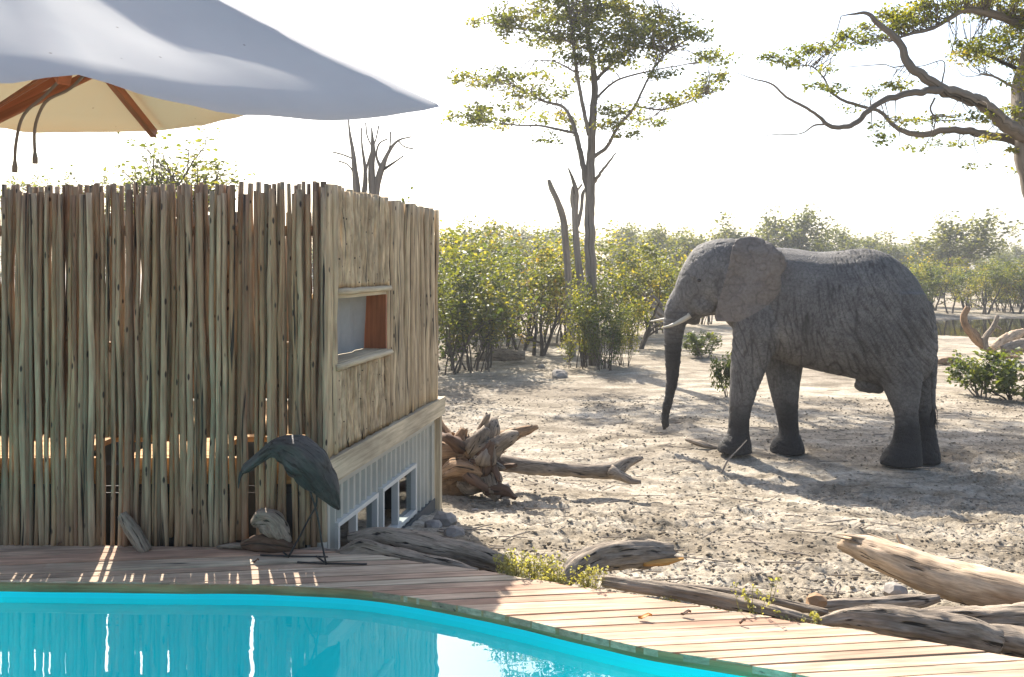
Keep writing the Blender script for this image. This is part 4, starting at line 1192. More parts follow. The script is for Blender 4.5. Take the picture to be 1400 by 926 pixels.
log('fallen_branch', [(938, 601, 12.6, .02), (955, 606, 12.5, .045), (972, 611, 12.4, .03), (985, 613, 12.35, .008)], 'small curved branch on the soil just left of the elephant forefoot', M['log_grey'], 'branch', seed=8.3, n=20)

def rock_mesh(name, r, seed, mat, sub=2, sq=(1, 1, .7)):
    import bmesh
    bm = bmesh.new(); bmesh.ops.create_icosphere(bm, subdivisions=sub, radius=1)
    V = np.array([v.co[:] for v in bm.verts])
    V = V * (1 + .45 * pn(V[:, 0] * 1.3 + seed, V[:, 1] * 1.3, V[:, 2] * 1.3)[:, None] + .2 * pn(V[:, 0] * 4 + seed, V[:, 1] * 4, V[:, 2] * 4)[:, None]) * np.array(sq) * r
    for v, c in zip(bm.verts, V): v.co = c
    me = bpy.data.meshes.new(name); bm.to_mesh(me); bm.free()
    me.materials.append(mat); return me
for k, (px, py, r, lab) in enumerate([(593, 722, .07, 'grey rock against the container corner'), (607, 716, .10, 'largest pale rock by the container post'), (620, 733, .075, 'flat grey rock right of the container corner rocks'), (588, 738, .05, 'small rock at the log by the container'), (765, 516, .20, 'brown rock alone on the bare soil beneath the tall tree'), (740, 503, .10, 'small dark stone left of the tall tree base'), (1117, 822, .055, 'brown wedge-shaped stone behind the long thin log'), (1220, 806, .06, 'grey stone under the raised pale log end'), (650, 700, .035, 'small grey stone in front of the uprooted stump'), (690, 668, .06, 'grey clod at the base of the fallen branch')]):
    g = G(px, py)
    if px == 1117: g = U(1117, 826, 4.42)
    if px == 1220: g = U(1225, 812, 4.62)
    o = link('rock', rock_mesh('rock', r, k * 2.7, M['stone'] if px != 1117 else M['log_brown']), None, g + [0, 0, r * .25])
    o.rotation_euler = (0, 0, k * 1.3)
    tag(o, lab, 'rock')

# scattered clods, twigs (uncountable)
def scatter_clods():
    import bmesh
    protos = []
    for k in range(6):
        bm = bmesh.new(); bmesh.ops.create_icosphere(bm, subdivisions=1, radius=1)
        V = np.array([v.co[:] for v in bm.verts]); Fc = np.array([[v.index for v in f.verts] for f in bm.faces]); bm.free()
        V = V * (1 + .95 * pn(V[:, 0] * 2.3 + k * 3, V[:, 1] * 1.7, V[:, 2] * 1.7)[:, None]); V[:, 2] *= .6
        protos.append((V, Fc))
    Vs = []; Fs = []; o = 0
    N = 22000
    ys = 4.6 + (RNG.random(N) ** 1.5) * 13; u = RNG.uniform(-.22, .62, N); xs = u * ys
    dens = pn(xs * .55 + 3, ys * .55 + 7, 2.2)
    keep = (ys - yback(xs) > .25) & (RNG.random(N) < .35 + 1.2 * np.clip(dens + .25, 0, 1)) & ~((xs < -.5) & (ys < 7.6))
    xs, ys = xs[keep], ys[keep]
    r = np.exp(RNG.normal(math.log(.0085), .5, len(xs))).clip(.004, .018) * (1 + (ys - 5) * .03)
    z = gz(xs, ys)
    for i in range(len(xs)):
        V, Fc = protos[i % 6]; a_ = RNG.random() * 6.28; c, s_ = math.cos(a_), math.sin(a_)
        Vr = np.stack([V[:, 0] * c - V[:, 1] * s_, V[:, 0] * s_ + V[:, 1] * c, V[:, 2]], 1) * r[i]
        Vs.append(Vr + [xs[i], ys[i], z[i] + r[i] * .2]); Fs.append(Fc + o); o += len(V)
    me = fast_mesh('soil_clods', np.concatenate(Vs), np.concatenate(Fs), M['soil'], k=3)
    ob = link('soil_clods', me, kind='stuff'); tag(ob, 'loose clods and crumbs of dry soil over the trampled ground', 'clods')
    tw = MB()
    for i in range(700):
        y_ = 4.9 + RNG.random() ** 1.3 * 14; x_ = RNG.uniform(-.2, .62) * y_
        if y_ - yback(x_) < .3 or (x_ < -.5 and y_ < 7.6): continue
        a_ = RNG.normal(.2, .9); l_ = RNG.uniform(.04, .22); z_ = float(gz(x_, y_)) + .012
        d_ = np.array([math.cos(a_), math.sin(a_) * .6, RNG.normal(0, .06)]) * l_
        p_ = np.array([x_, y_, z_])
        tw.tube([p_ - d_, p_ + RNG.normal(size=3) * .008 * np.array([1, 1, .3]), p_ + d_], RNG.uniform(.002, .006), 4, False)
    ob = tw.build('twig_litter', M['deadwood'], kind='stuff'); tag(ob, 'scattered dry twigs lying on the trampled soil', 'twigs')
scatter_clods()

# ================================================================== VEGETATION
def leaf_mesh(name, C, size, mat, tint, flat=.55, fold=True):
    """one rhombic leaf (two folded halves) for each centre"""
    C = np.asarray(C, float); n = len(C)
    size = np.broadcast_to(size, (n,)) * RNG.uniform(.6, 1.35, n)
    nrm_ = RNG.normal(size=(n, 3)); nrm_[:, 2] = np.abs(nrm_[:, 2]) + flat * 1.2; nrm_ /= np.linalg.norm(nrm_, axis=1)[:, None]
    a = np.cross(nrm_, RNG.normal(size=(n, 3))); a /= np.linalg.norm(a, axis=1)[:, None]; b = np.cross(nrm_, a)
    s = size[:, None]
    v0 = C - a * s * .5; v1 = C + b * s * .38 + nrm_ * s * .14; v2 = C + a * s * .55; v3 = C - b * s * .38 + nrm_ * s * .14
    V = np.stack([v0, v1, v2, v3], 1).reshape(-1, 3)
    i = np.arange(n) * 4
    Q = np.concatenate([np.stack([i, i + 1, i + 2], 1), np.stack([i, i + 2, i + 3], 1)])
    t = np.repeat(np.clip(tint, 0, 1), 4)
    return fast_mesh(name, V, Q, mat, {'tint': t}, k=3)

def nrmv(v): return v / max(np.linalg.norm(v), 1e-9)

def grow(mb, p, d, L, r, lvl, maxl, leaves, rng, up=.15, wob=.22, spread=.8, kids=3, sides=6):
    n = max(4, int(6 - lvl)); P = [p]; st = L / n
    for i in range(n):
        d = nrmv(d + rng.normal(size=3) * wob + np.array([0, 0, up]))
        p = p + d * st; P.append(p)
    P = np.array(P); rr = np.linspace(r, r * .45, n + 1)
    mb.tube(P, rr, max(3, sides - lvl), False)
    if lvl >= maxl - 1:
        for q in P[1:]: leaves.append(q)
    if lvl < maxl:
        for k in range(kids):
            i = rng.integers(max(1, n // 3), n + 1) if k else n
            dd = nrmv(np.gradient(P, axis=0)[i]); side = nrmv(np.cross(dd, rng.normal(size=3)))
            grow(mb, P[i], nrmv(dd + side * spread * rng.uniform(.5, 1.2)), L * rng.uniform(.5, .75), rr[i] * .65, lvl + 1, maxl, leaves, rng, up, wob, spread, kids, sides)

def make_plant(kind, seed):
    """returns (wood mesh, leaf mesh); unit: metres, base at origin"""
    rng = np.random.default_rng(seed); mb = MB(); lv = []
    if kind == 'bush':                                   # many-stemmed mopane bush about 3.8 m
        for k in range(13):
            a = rng.uniform(0, 6.28); p = np.array([math.cos(a), math.sin(a), 0]) * rng.uniform(.05, .7)
            grow(mb, p - [0, 0, .15], nrmv(np.array([math.cos(a) * .22, math.sin(a) * .22, 1])), rng.uniform(1.0, 2.3), rng.uniform(.02, .045), 0, 2, lv, rng, .08, .16, .7, 3)
        size, per, sd, mat = .12, (8, 4, 10, 6)[seed % 4], .17, ('leaf_bush', 'leaf_bush', 'leaf_bush', 'leaf_green')[seed % 4]
    elif kind == 'tree':                                 # small tree with bare trunks about 4.5 m
        for k in range(3):
            a = rng.uniform(0, 6.28)
            grow(mb, np.array([math.cos(a) * .15, math.sin(a) * .15, -.2]), nrmv(np.array([math.cos(a) * .25, math.sin(a) * .25, 1])), rng.uniform(1.9, 2.4), .08, 0, 3, lv, rng, .07, .13, .85, 3)
        size, per, sd, mat = .12, 5.5, .15, ('leaf_green', 'leaf_bush')[seed % 2]
    elif kind == 'far':                                  # spreading tree about 6.5 m, seen from afar
        grow(mb, np.array([0, 0, -.3]), np.array([.05, 0, 1]), 3.0, .17, 0, 3, lv, rng, .06, .10, .95, 4)
        grow(mb, np.array([.1, 0, -.3]), nrmv(np.array([.3, .1, 1])), 2.7, .13, 0, 3, lv, rng, .06, .10, .95, 4)
        size, per, sd, mat = .22, 6, .30, 'leaf_far'
    elif kind == 'vase':                                 # vase-shaped open tree about 5.5 m
        mb.tube(resample([(0, 0, -.3), (.05, .03, 1.5), (0, 0, 3.1), (0, 0, 3.5)], 10), np.linspace(.14, .10, 10), 9, False)
        for k in range(14):
            a = k * 2.4 + rng.uniform(-.3, .3); o_ = rng.uniform(.15, .75)
            grow(mb, np.array([0, 0, 3.3]), nrmv(np.array([math.cos(a) * o_, math.sin(a) * o_, 1])), rng.uniform(.9, 1.35), .062, 0, 2, lv, rng, .02, .10, .5, 4)
        size, per, sd, mat = .085, 1.8, .08, 'leaf_near'
    elif kind == 'shrub':                                # low leafy shrub about 1.2 m
        for k in range(6):
            a = rng.uniform(0, 6.28)
            grow(mb, np.array([math.cos(a) * .1, math.sin(a) * .1, -.05]), nrmv(np.array([math.cos(a) * .6, math.sin(a) * .6, 1])), rng.uniform(.4, .6), .022, 0, 2, lv, rng, .08, .2, .8, 3)
        size, per, sd, mat = .085, 4.5, .06, 'leaf_green'
    lv = np.array(lv)
    m_ = int(len(lv) * per); idx = rng.integers(0, len(lv), m_)
    C = lv[idx] + rng.normal(size=(m_, 3)) * sd * np.array([1, 1, .6])
    C = C[C[:, 2] > .12]
    if kind == 'bush':
        h = C[:, 2] / C[:, 2].max(); C = C[rng.random(len(C)) < np.clip(.22 + h * 1.3, 0, 1)]
    blot = pn(C[:, 0] * 1.2 + seed, C[:, 1] * 1.2, C[:, 2] * 1.2)
    tint = .43 + 1.2 * blot + rng.normal(size=len(C)) * .22
    lm = leaf_mesh(kind + '_crown', C, size, M[mat], tint)
    H = C[:, 2].max()
    w = MB(); 
    V = np.concatenate(mb.v); me = bpy.data.meshes.new(kind + '_trunk'); me.from_pydata(V.tolist(), [], mb.f)
    at = me.attributes.new('grain', 'FLOAT_VECTOR', 'POINT'); at.data.foreach_set('vector', np.concatenate(mb.g).astype(np.float32).ravel())
    me.polygons.foreach_set('use_smooth', [True] * len(me.polygons)); me.materials.append(M['bark_dark'] if kind in ('bush', 'tree') else M['bark'])
    return me, lm, H
PROT = {k: [make_plant(k, s) for s in seeds] for k, seeds in {'bush': (11, 12, 13, 14), 'tree': (21, 22, 23), 'far': (31, 32, 33, 34), 'vase': (41,), 'shrub': (51, 52)}.items()}
CNT = {}
def plant(kind, name, px, d, top, label, group=None, wide=1.0, rot=None, base=None, var=None):
    """stand a plant at column px, distance d, its top at row top"""
    k = CNT.get(kind, 0); CNT[kind] = k + 1
    w, l, H = PROT[kind][(k if var is None else var) % len(PROT[kind])]
    x = (px - 700) / F * d
    z = float(gz(x, d)) if base is None else base
    h = EYE - (top - HZ) / F * d - z
    s = h / H
    e = empty(name, (x, d, z)); e.scale = (s * wide, s * wide, s); e.rotation_euler = (0, 0, random.uniform(0, 6.28) if rot is None else rot)
    tag(e, label, 'tree' if kind in ('tree', 'far', 'vase') else 'bush', group)
    for nm, me in (('trunk', w), ('crown', l)):
        o = bpy.data.objects.new(nm, me); COL.objects.link(o); o.parent = e
    return e
# front row of bushes
ORD = ['first', 'second', 'third', 'fourth', 'fifth', 'sixth', 'seventh', 'eighth', 'ninth', 'tenth', 'eleventh', 'twelfth', 'thirteenth', 'fourteenth', 'fifteenth', 'sixteenth', 'seventeenth']
for px, d, top, wd, lab in [(610, 22.0, 306, 1.0, 'tall yellow-green bush right beside the pole screen corner'), (652, 22.5, 318, 1.0, 'bushy thicket of thin dark stems, second bush from the pole screen'),
                            (686, 24.5, 345, .9, 'smaller yellowing bush left of the twin-trunk tree'), (792, 22.5, 375, .8, 'low yellow-green bush just left of the tall tree base'), (828, 22.0, 385, .8, 'stemmy bush wrapped round the tall tree base'), (852, 22.5, 400, .75, 'low bush right of the tall tree base')]:
    plant('bush', 'mopane_bush', px, d, top, lab, wide=wd)
for px, d, top, wd, lab in [(735, 25.5, 318, 1.1, 'dark-trunked small tree left of the tall tree'), (712, 27, 325, 1.0, 'small leafy tree behind the yellowing bush'), (872, 27.5, 322, 1.15, 'green round-crowned tree left of the elephant head'), (628, 27, 305, 1.1, 'leafy tree rising behind the bushes at the pole screen corner')]:
    plant('tree', 'small_tree', px, d, top, lab, wide=wd)
for k, (px, d, top, wd, lab) in enumerate(sorted([(600, 25, 303, 1.0, 0), (670, 29, 305, 1.0, 0), (765, 30, 308, 1.0, 0), (800, 31, 338, 1.0, 0), (845, 33, 304, 1.1, 0), (905, 34, 342, 1.1, 0), (925, 38, 335, 1.0, 0), (960, 40, 338, 1.1, 0), (885, 37, 318, 1., 0), (700, 33, 298, 1.1, 0), (740, 34, 322, 1.1, 0), (640, 33, 294, 1.1, 0)])):
    plant('bush', 'mopane_bush', px, d, top, f'{ORD[k]} bush from the left in the thicket behind the tall tree and front bushes', 'bushes behind the tall tree', wide=wd)
# bushes across the pond behind the elephant's rump
for k, (px, d, top) in enumerate(sorted([(1235, 50, 352), (1255, 49, 345), (1278, 52, 350), (1300, 49, 352), (1322, 51, 350), (1346, 49, 347), (1368, 52, 355), (1390, 50, 348), (1412, 51, 350), (1200, 52, 352), (980, 50, 348), (1390, 56, 350), (1330, 56, 345), (1265, 57, 343), (1225, 56, 345)])):
    plant('bush' if random.random() < .55 else 'tree', 'mopane_bush' , px, d, top + random.uniform(-4, 4), f'{ORD[k]} bush from the left in the sunlit row across the pond behind the elephant', 'bushes on the far bank', wide=1.15)
# far tree line
for px, d, top, wd, lab in [(985, 80, 283, 1.1, 'hazy bare-topped tree above the elephant forehead'), (1045, 78, 281, 1.0, 'hazy tree just above the elephant ear'), (1113, 75, 280, 1.1, 'tall blue-green hazy tree above the middle of the elephant back'), (1160, 90, 308, 1.2, 'low hazy tree crown above the elephant hips'), (1218, 85, 311, 1.1, 'small hazy tree right of the elephant hips'), (1283, 72, 288, 1.15, 'tallest hazy tree behind the elephant rump'), (1357, 95, 327, 1.0, 'small umbrella-shaped hazy tree at far right of the skyline'), (925, 75, 305, 1.1, 'hazy tree above the elephant trunk'), (940, 95, 304, 1.1, 'pale hazy tree just left of the elephant forehead')]:
    plant('far', 'far_tree', px, d, top, lab, wide=wd)
for k in range(26):
    px = [590, 615, 645, 672, 700, 722, 748, 775, 840, 862, 885, 905, 960, 1010, 1070, 1090, 1140, 1185, 1200, 1245, 1305, 1330, 1385, 1410, 1440, 1480][k]
    d = random.uniform(75, 120); top = random.uniform(298, 312) if px < 900 else random.uniform(320, 334)
    plant('far', 'far_tree', px, d, top, 'small hazy tree filling the distant tree line', 'distant tree line', wide=random.uniform(1.2, 1.6))
for px in (-250, -160, -80, 40, 130, 320, 420, 520, 1540, 1620, 1700):
    plant('far', 'far_tree', px, random.uniform(70, 100), random.uniform(305, 330), 'small hazy tree filling the distant tree line', 'distant tree line', wide=1.4)
# trees over the screen
plant('vase', 'open_crowned_tree', 240, 19, 168, 'vase-shaped sparse tree seen above the pole screen under the parasol', wide=1.5, rot=.6)
plant('vase', 'open_crowned_tree', 98, 26, 216, 'small sparse tree crown over the pole screen at far left', wide=1.1, rot=2.0)
plant('vase', 'open_crowned_tree', 34, 27, 218, 'sparse tree crown behind the hanging parasol cords', wide=.8, rot=4.0)
plant('vase', 'open_crowned_tree', 178, 24, 218, 'low leafy crown left of the vase-shaped tree', wide=.8, rot=5.0)
plant('bush', 'mopane_bush', 555, 20, 262, 'thin sprays of leaves above the corner of the pole screen', wide=.7)
# shrubs
plant('shrub', 'leafy_shrub', 1345, 17.5, 482, 'dark green shrub left of the pair at the right edge', wide=1.0, base=float(gz(9.4, 17.5)))
plant('shrub', 'leafy_shrub', 1388, 17.2, 474, 'dark green shrub with a stout stem at the right edge', wide=1.0)
plant('shrub', 'leafy_shrub', 996, 17.5, 478, 'small green shrub behind the elephant forelegs', wide=.5)
plant('shrub', 'leafy_shrub', 960, 25, 452, 'low shrub on the pale soil behind the elephant trunk', wide=1.2)
plant('shrub', 'leafy_shrub', 1425, 18, 480, 'dark green shrub just outside the right edge', wide=1.0)

# ------------------------------------------------------------------ traced trees
def poly(pts, d0, wig=0.0, seed=0):
    out = []
    for i, t in enumerate(pts):
        dd = d0 + (t[3] if len(t) > 3 else 0)
        out.append(np.r_[U(t[0], t[1], dd), t[2]])
    return np.array(out)
def traced_tree(name, label, d0, limbs, pads, leafsize, dens, mat, bark, spread_d, seed, twig_r):
    rng = np.random.default_rng(seed)
    base = poly(limbs[0], d0)[0][:3]
    e = empty(name, base); tag(e, label, 'tree')
    skel = []
    for k, lb in enumerate(limbs):
        Q = resample(poly(lb, d0), max(10, len(lb) * 7))
        m_ = len(Q)
        Q[:, :3] += np.stack([pn(np.arange(m_) * .35 + k * 7, j_ * 3.3 + seed) for j_ in range(3)], 1) * np.minimum(Q[:, 3], .08)[:, None] * .7
        mb = MB(); mb.tube(Q[:, :3], np.maximum(Q[:, 3], .004), 14 if k == 0 else 9, False, .12, (2, 3), k * 1.3)
        ob_ = mb.build('trunk' if k == 0 else 'limb', bark, e if k == 0 else trunk_, loc=base)
        if k == 0: trunk_ = ob_
        skel.append(Q)
    S = np.concatenate(skel[1:] if len(skel) > 1 else skel)
    C = []; tw = MB()
    pp = d0 / F
    for (cx, cy_, rx, ry, *rest) in pads:
        dd = rest[0] if rest else rng.normal(0, spread_d)
        c = U(cx, cy_, d0 + dd)
        nclump = max(3, int(rx * ry / 10))
        q = S[np.argmin(np.linalg.norm((S[:, :3] - c) * [1, .6, 1], axis=1))][:3]
        hub = None
        for k in range(nclump):
            th = rng.uniform(0, 6.28); r_ = math.sqrt(rng.random())
            o = np.array([math.cos(th) * r_ * rx, rng.normal(0, .5) * rx * .8, math.sin(th) * r_ * ry]) * pp
            cc = c + o
            near_ = np.argsort(np.linalg.norm((S[:, :3] - cc) * [1, .6, 1], axis=1))[:14]
            q = S[near_[rng.integers(0, len(near_))]][:3]; hub = q + (cc - q) * .4 + rng.normal(size=3) * .12 * np.linalg.norm(cc - q)
            if k % 2 == 0 and np.linalg.norm(cc - q) < 75 * pp:
                mid = (q + cc) / 2 + rng.normal(size=3) * .13 * np.linalg.norm(cc - q)
                if hub is None: hub = (q + c) / 2 + rng.normal(size=3) * .05
                tw.tube(resample([q, hub * .5 + mid * .5, cc], 7), np.linspace(twig_r, twig_r * .3, 7), 4, False)
            nl = max(3, int(dens * rng.uniform(.5, 1.5)))
            C.append(cc + rng.normal(size=(nl, 3)) * np.array([5.6, 5.6, 2.5]) * pp)
    C = np.concatenate(C)
    tint = .56 + .85 * pn(C[:, 0] * 1.1, C[:, 1] * 1.1, C[:, 2] * 1.6 + seed) + rng.normal(size=len(C)) * .2
    me = leaf_mesh(name + '_crown', C - base, leafsize, mat, tint)
    o = bpy.data.objects.new('crown', me); COL.objects.link(o); o.parent = e
    tw.build('twigs', bark, e, loc=base, kind='stuff')
    return e
s_ = 23.0 / F
limbs = [
 [(814, 503, .19), (812, 470, .17), (809, 400, .145), (807, 350, .14), (806, 300, .135), (807, 255, .125), (808, 215, .11), (810, 170, .10), (813, 120, .085), (808, 70, .065), (800, 20, .05), (796, -60, .03)],
 [(803, 262, .09), (797, 225, .075), (789, 190, .065, .2), (782, 165, .055, .3), (773, 149, .045, .3), (745, 139, .035, .4), (712, 122, .025, .5), (684, 102, .015, .6)],
 [(786, 182, .04, .2), (745, 173, .03, 0), (705, 171, .022, -.2), (665, 166, .012, -.4), (640, 162, .008, -.4)],
 [(805, 185, .06), (796, 140, .05, -.2), (788, 95, .045, -.4), (782, 45, .035, -.5), (776, -10, .025, -.5), (770, -80, .012, -.5)],
 [(811, 215, .055), (828, 203, .05, -.1), (842, 178, .042, -.2), (866, 148, .035, -.3), (884, 112, .028, -.4), (902, 82, .02, -.5), (926, 62, .012, -.6)],
 [(872, 146, .025, -.3), (905, 150, .02, -.2), (940, 140, .014, 0), (975, 126, .008, .1)],
 [(812, 250, .05), (820, 238, .042, -.2), (832, 222, .03, -.3), (843, 208, .014, -.4)],
 [(813, 110, .05), (835, 90, .04, .3), (862, 68, .03, .5), (890, 40, .02, .7), (930, 20, .01, .8)],
 [(810, 140, .04), (840, 112, .03, .5), (900, 95, .02, .9), (960, 85, .01, 1.2)],
 [(783, 60, .03, -.4), (750, 45, .022, -.2), (710, 40, .015, 0), (670, 30, .008, .2)],
 [(789, 100, .025, -.4), (760, 85, .018, -.7), (725, 82, .01, -.9)]]
pads = [(640, 160, 30, 11), (675, 166, 38, 9), (655, 148, 24, 7), (760, 163, 34, 8), (745, 190, 22, 4), (635, 105, 24, 9), (665, 112, 28, 8), (695, 105, 28, 9), (740, 103, 18, 5), (757, 125, 28, 11), (715, 130, 28, 9), (705, 150, 22, 6),
        (668, 32, 26, 9), (715, 38, 38, 12), (765, 18, 45, 18), (768, 62, 36, 12), (742, 55, 26, 8), (775, 82, 26, 7), (700, 20, 30, 10), (785, 40, 40, 16), (825, 20, 48, 18), (828, 58, 46, 15), (868, 48, 42, 18), (918, 42, 38, 16), (940, 48, 30, 10), (848, 84, 28, 9), (890, 70, 34, 9), (815, 80, 34, 11), (800, 5, 60, 14), (880, 20, 40, 12),
        (968, 76, 24, 8), (985, 82, 18, 5), (960, 122, 26, 8), (975, 108, 18, 6), (922, 136, 36, 8), (848, 152, 30, 10), (878, 168, 34, 6), (830, 172, 20, 8), (795, 106, 18, 5), (992, 100, 10, 4), (905, 100, 20, 7), (855, 185, 16, 4), (780, 178, 14, 4),
        (800, -40, 95, 26), (760, -85, 60, 22), (850, -80, 60, 22), (720, -30, 40, 14), (890, -30, 45, 16)]
traced_tree('tall_tree', 'tall layered mopane tree with a straight grey trunk, centre of the picture', 23.0, limbs, pads, .095, 13, M['leaf_near'], M['bark'], .9, 5, .014)
limbs = [
 [(1470, 610, .30), (1464, 520, .26), (1450, 400, .235), (1428, 300, .22), (1412, 240, .21), (1404, 190, .20), (1400, 120, .20, .2), (1415, 60, .18, .3), (1430, -20, .14, .5), (1440, -120, .08, .5)],
 [(1402, 188, .17, -.1), (1370, 166, .155, -.4), (1340, 141, .145, -.6), (1310, 130, .135, -.8), (1285, 121, .12, -.9), (1262, 103, .105, -1.), (1240, 85, .09, -1.), (1232, 62, .075, -1.), (1222, 50, .075, -1.), (1200, 32, .06, -1.), (1186, 19, .04, -1.), (1165, 20, .02, -1.), (1150, 22, .008, -1.)],
 [(1290, 124, .085, -.9), (1262, 125, .075, -1.1), (1235, 130, .07, -1.2), (1208, 138, .065, -1.3), (1190, 148, .06, -1.4), (1176, 163, .058, -1.4), (1158, 173, .055, -1.5), (1132, 171, .045, -1.6), (1120, 160, .035, -1.6), (1100, 147, .03, -1.7), (1075, 133, .024, -1.7), (1055, 115, .02, -1.8), (1030, 108, .012, -1.8), (1000, 97, .006, -1.8)],
 [(1405, 195, .12, .1), (1375, 190, .10, .2), (1335, 181, .09, .3), (1290, 178, .08, .4), (1265, 184, .078, .5), (1245, 183, .07, .5), (1225, 175, .055, .6), (1203, 153, .045, .6), (1180, 146, .04, .7), (1150, 136, .035, .7), (1138, 128, .03, .8), (1125, 105, .022, .8), (1112, 92, .018, .8), (1085, 90, .012, .9), (1055, 82, .006, .9)],
 [(1410, 35, .11, -.2), (1385, 28, .10, -.3), (1350, 18, .09, -.4), (1318, 15, .07, -.4), (1295, 28, .05, -.4), (1272, 40, .04, -.5), (1240, 48, .03, -.5), (1215, 58, .015, -.5)],
 [(1128, 170, .025, -1.6), (1113, 172, .02, -1.6), (1100, 181, .014, -1.6), (1060, 184, .01, -1.6), (1026, 189, .004, -1.6)],
 [(1404, 120, .06, 0), (1380, 116, .035, 0), (1360, 105, .025, 0), (1340, 100, .012, 0)],
 [(1278, 134, .022, -1), (1272, 150, .02, -1), (1279, 163, .016, -1), (1276, 176, .01, -1)],
 [(1287, 118, .02, -.9), (1290, 84, .012, -.9), (1262, 90, .01, -.9), (1235, 92, .006, -.9)],
 [(1400, 100, .06, .3), (1370, 85, .045, .6), (1330, 70, .03, .8), (1300, 75, .015, .9)],
 [(1236, 90, .016, -1), (1222, 92, .012, -1), (1210, 88, .008, -1), (1240, 100, .006, -1)]]
pads = [(1058, 80, 20, 7), (1080, 85, 22, 6), (1095, 70, 20, 8), (1125, 66, 20, 7), (1140, 62, 12, 6), (1128, 95, 12, 5), (1120, 118, 22, 5), (1140, 124, 16, 5), (1165, 52, 22, 12), (1180, 40, 14, 8), (1190, 55, 22, 9), (1222, 30, 26, 16), (1240, 18, 36, 14), (1255, 35, 26, 10), (1270, 12, 30, 12), (1320, 8, 40, 10), (1370, 12, 44, 18), (1345, 62, 42, 11), (1375, 78, 40, 12), (1330, 78, 30, 8), (1385, 45, 30, 14), (1190, 128, 14, 5), (1215, 120, 20, 6), (1228, 117, 14, 5), (1155, 150, 12, 4), (1240, 166, 26, 5), (1285, 163, 18, 6), (1330, 160, 20, 7), (1385, 155, 24, 9), (1278, 198, 12, 4), (1212, 190, 14, 5), (1200, 172, 10, 4), (1240, 202, 7, 4), (1262, 204, 6, 3), (1332, 227, 16, 3), (1380, 206, 9, 5), (1310, 198, 14, 4), (1350, 190, 20, 4), (1388, 232, 6, 5), (1270, 185, 18, 4),
        (1430, 30, 40, 26), (1450, 100, 50, 22), (1480, 160, 40, 18), (1420, -40, 80, 26), (1300, -40, 60, 18), (1500, 40, 50, 30), (1230, -30, 40, 12)]
limbs = [[(t[0], t[1], t[2] * (.85 if k == 0 else .64), *t[3:]) for t in lb] for k, lb in enumerate(limbs)]
traced_tree('spreading_tree', 'large tree leaning in from the right edge with long bare crooked limbs', 13.0, limbs, pads, .052, 13, M['leaf_near'], M['bark'], .55, 6, .008)

# dead snags
def snag(name, label, d0, limbs, bark):
    base = poly(limbs[0], d0)[0][:3]
    e = empty(name, base); tag(e, label, 'tree')
    for k, lb in enumerate(limbs):
        Q = resample(poly(lb, d0), max(8, len(lb) * 6)); m_ = len(Q)
        mb = MB(); mb.tube(Q[:, :3], np.maximum(Q[:, 3] * (1.25 if name == 'dead_tree' else .72), .016), 10, True, .16, (2, 3), k * 1.9 + 1)
        mb.build('trunk' if k == 0 else 'limb', bark, e, loc=base)
snag('dead_snag', 'broken dead trunk with bare forked limbs just left of the tall tree', 24.5, [
 [(800, 500, .2), (795, 400, .16), (788, 330, .13), (786, 290, .12), (788, 262, .10), (784, 248, .07), (777, 230, .03)], [(788, 300, .09), (782, 270, .08), (783, 255, .05)],
 [(788, 262, .05), (796, 252, .04)], [(789, 310, .09), (795, 285, .07), (798, 262, .06), (802, 255, .03)]], M['deadwood'])
snag('dead_snag', 'leaning dead trunk, leftmost snag beside the tall tree', 25.0, [[(782, 500, .18), (778, 400, .15), (773, 330, .14), (769, 295, .13), (760, 270, .12), (753, 255, .10), (750, 246, .07)]], M['deadwood'])
snag('dead_tree', 'bare dead tree with forked limbs rising over the corner of the pole screen', 18.0, [
 [(512, 500, .12), (512, 380, .10), (511, 300, .085), (510, 262, .07), (508, 230, .055), (510, 205, .04), (508, 175, .012)],
 [(492, 480, .07), (490, 300, .065), (488, 262, .06), (485, 235, .05), (483, 210, .035), (478, 180, .02), (476, 160, .006)], [(490, 290, .05), (498, 262, .045), (499, 230, .03), (495, 200, .018), (494, 175, .006)],
 [(511, 290, .06), (516, 250, .06), (522, 230, .05), (528, 215, .035), (545, 192, .02), (563, 187, .006)], [(520, 235, .03), (535, 225, .02), (552, 213, .006)], [(522, 232, .035), (515, 215, .02), (520, 195, .014), (530, 190, .005)],
 [(499, 240, .02), (505, 215, .014), (514, 190, .009), (518, 172, .004)], [(528, 215, .02), (533, 200, .013), (534, 180, .006)], [(545, 193, .012), (552, 200, .008), (566, 204, .004)], [(508, 200, .014), (502, 186, .009), (500, 168, .004)],
 [(486, 240, .014), (475, 225, .008), (462, 220, .004)], [(484, 218, .012), (470, 212, .006), (455, 208, .003)]], M['bark'])
dt = empty('fallen_tree', U(895, 450, 30)); bl = np.array(dt.location)
tag(dt, 'fallen dead tree with bleached bare branches behind the elephant trunk', 'tree')
for k in range(9):
    a_ = U(905 + random.uniform(-6, 14), 440 + random.uniform(-14, 6), 30); b_ = U(868 + random.uniform(0, 30), 392 + random.uniform(0, 58), 30 + random.uniform(-1, 1))
    mb = MB(); mb.tube(resample([a_, (a_ + b_) / 2 + RNG.normal(size=3) * .12, b_], 10), np.linspace(.09, .015, 10), 7); mb.build('branch', M['deadwood'], dt, loc=bl)

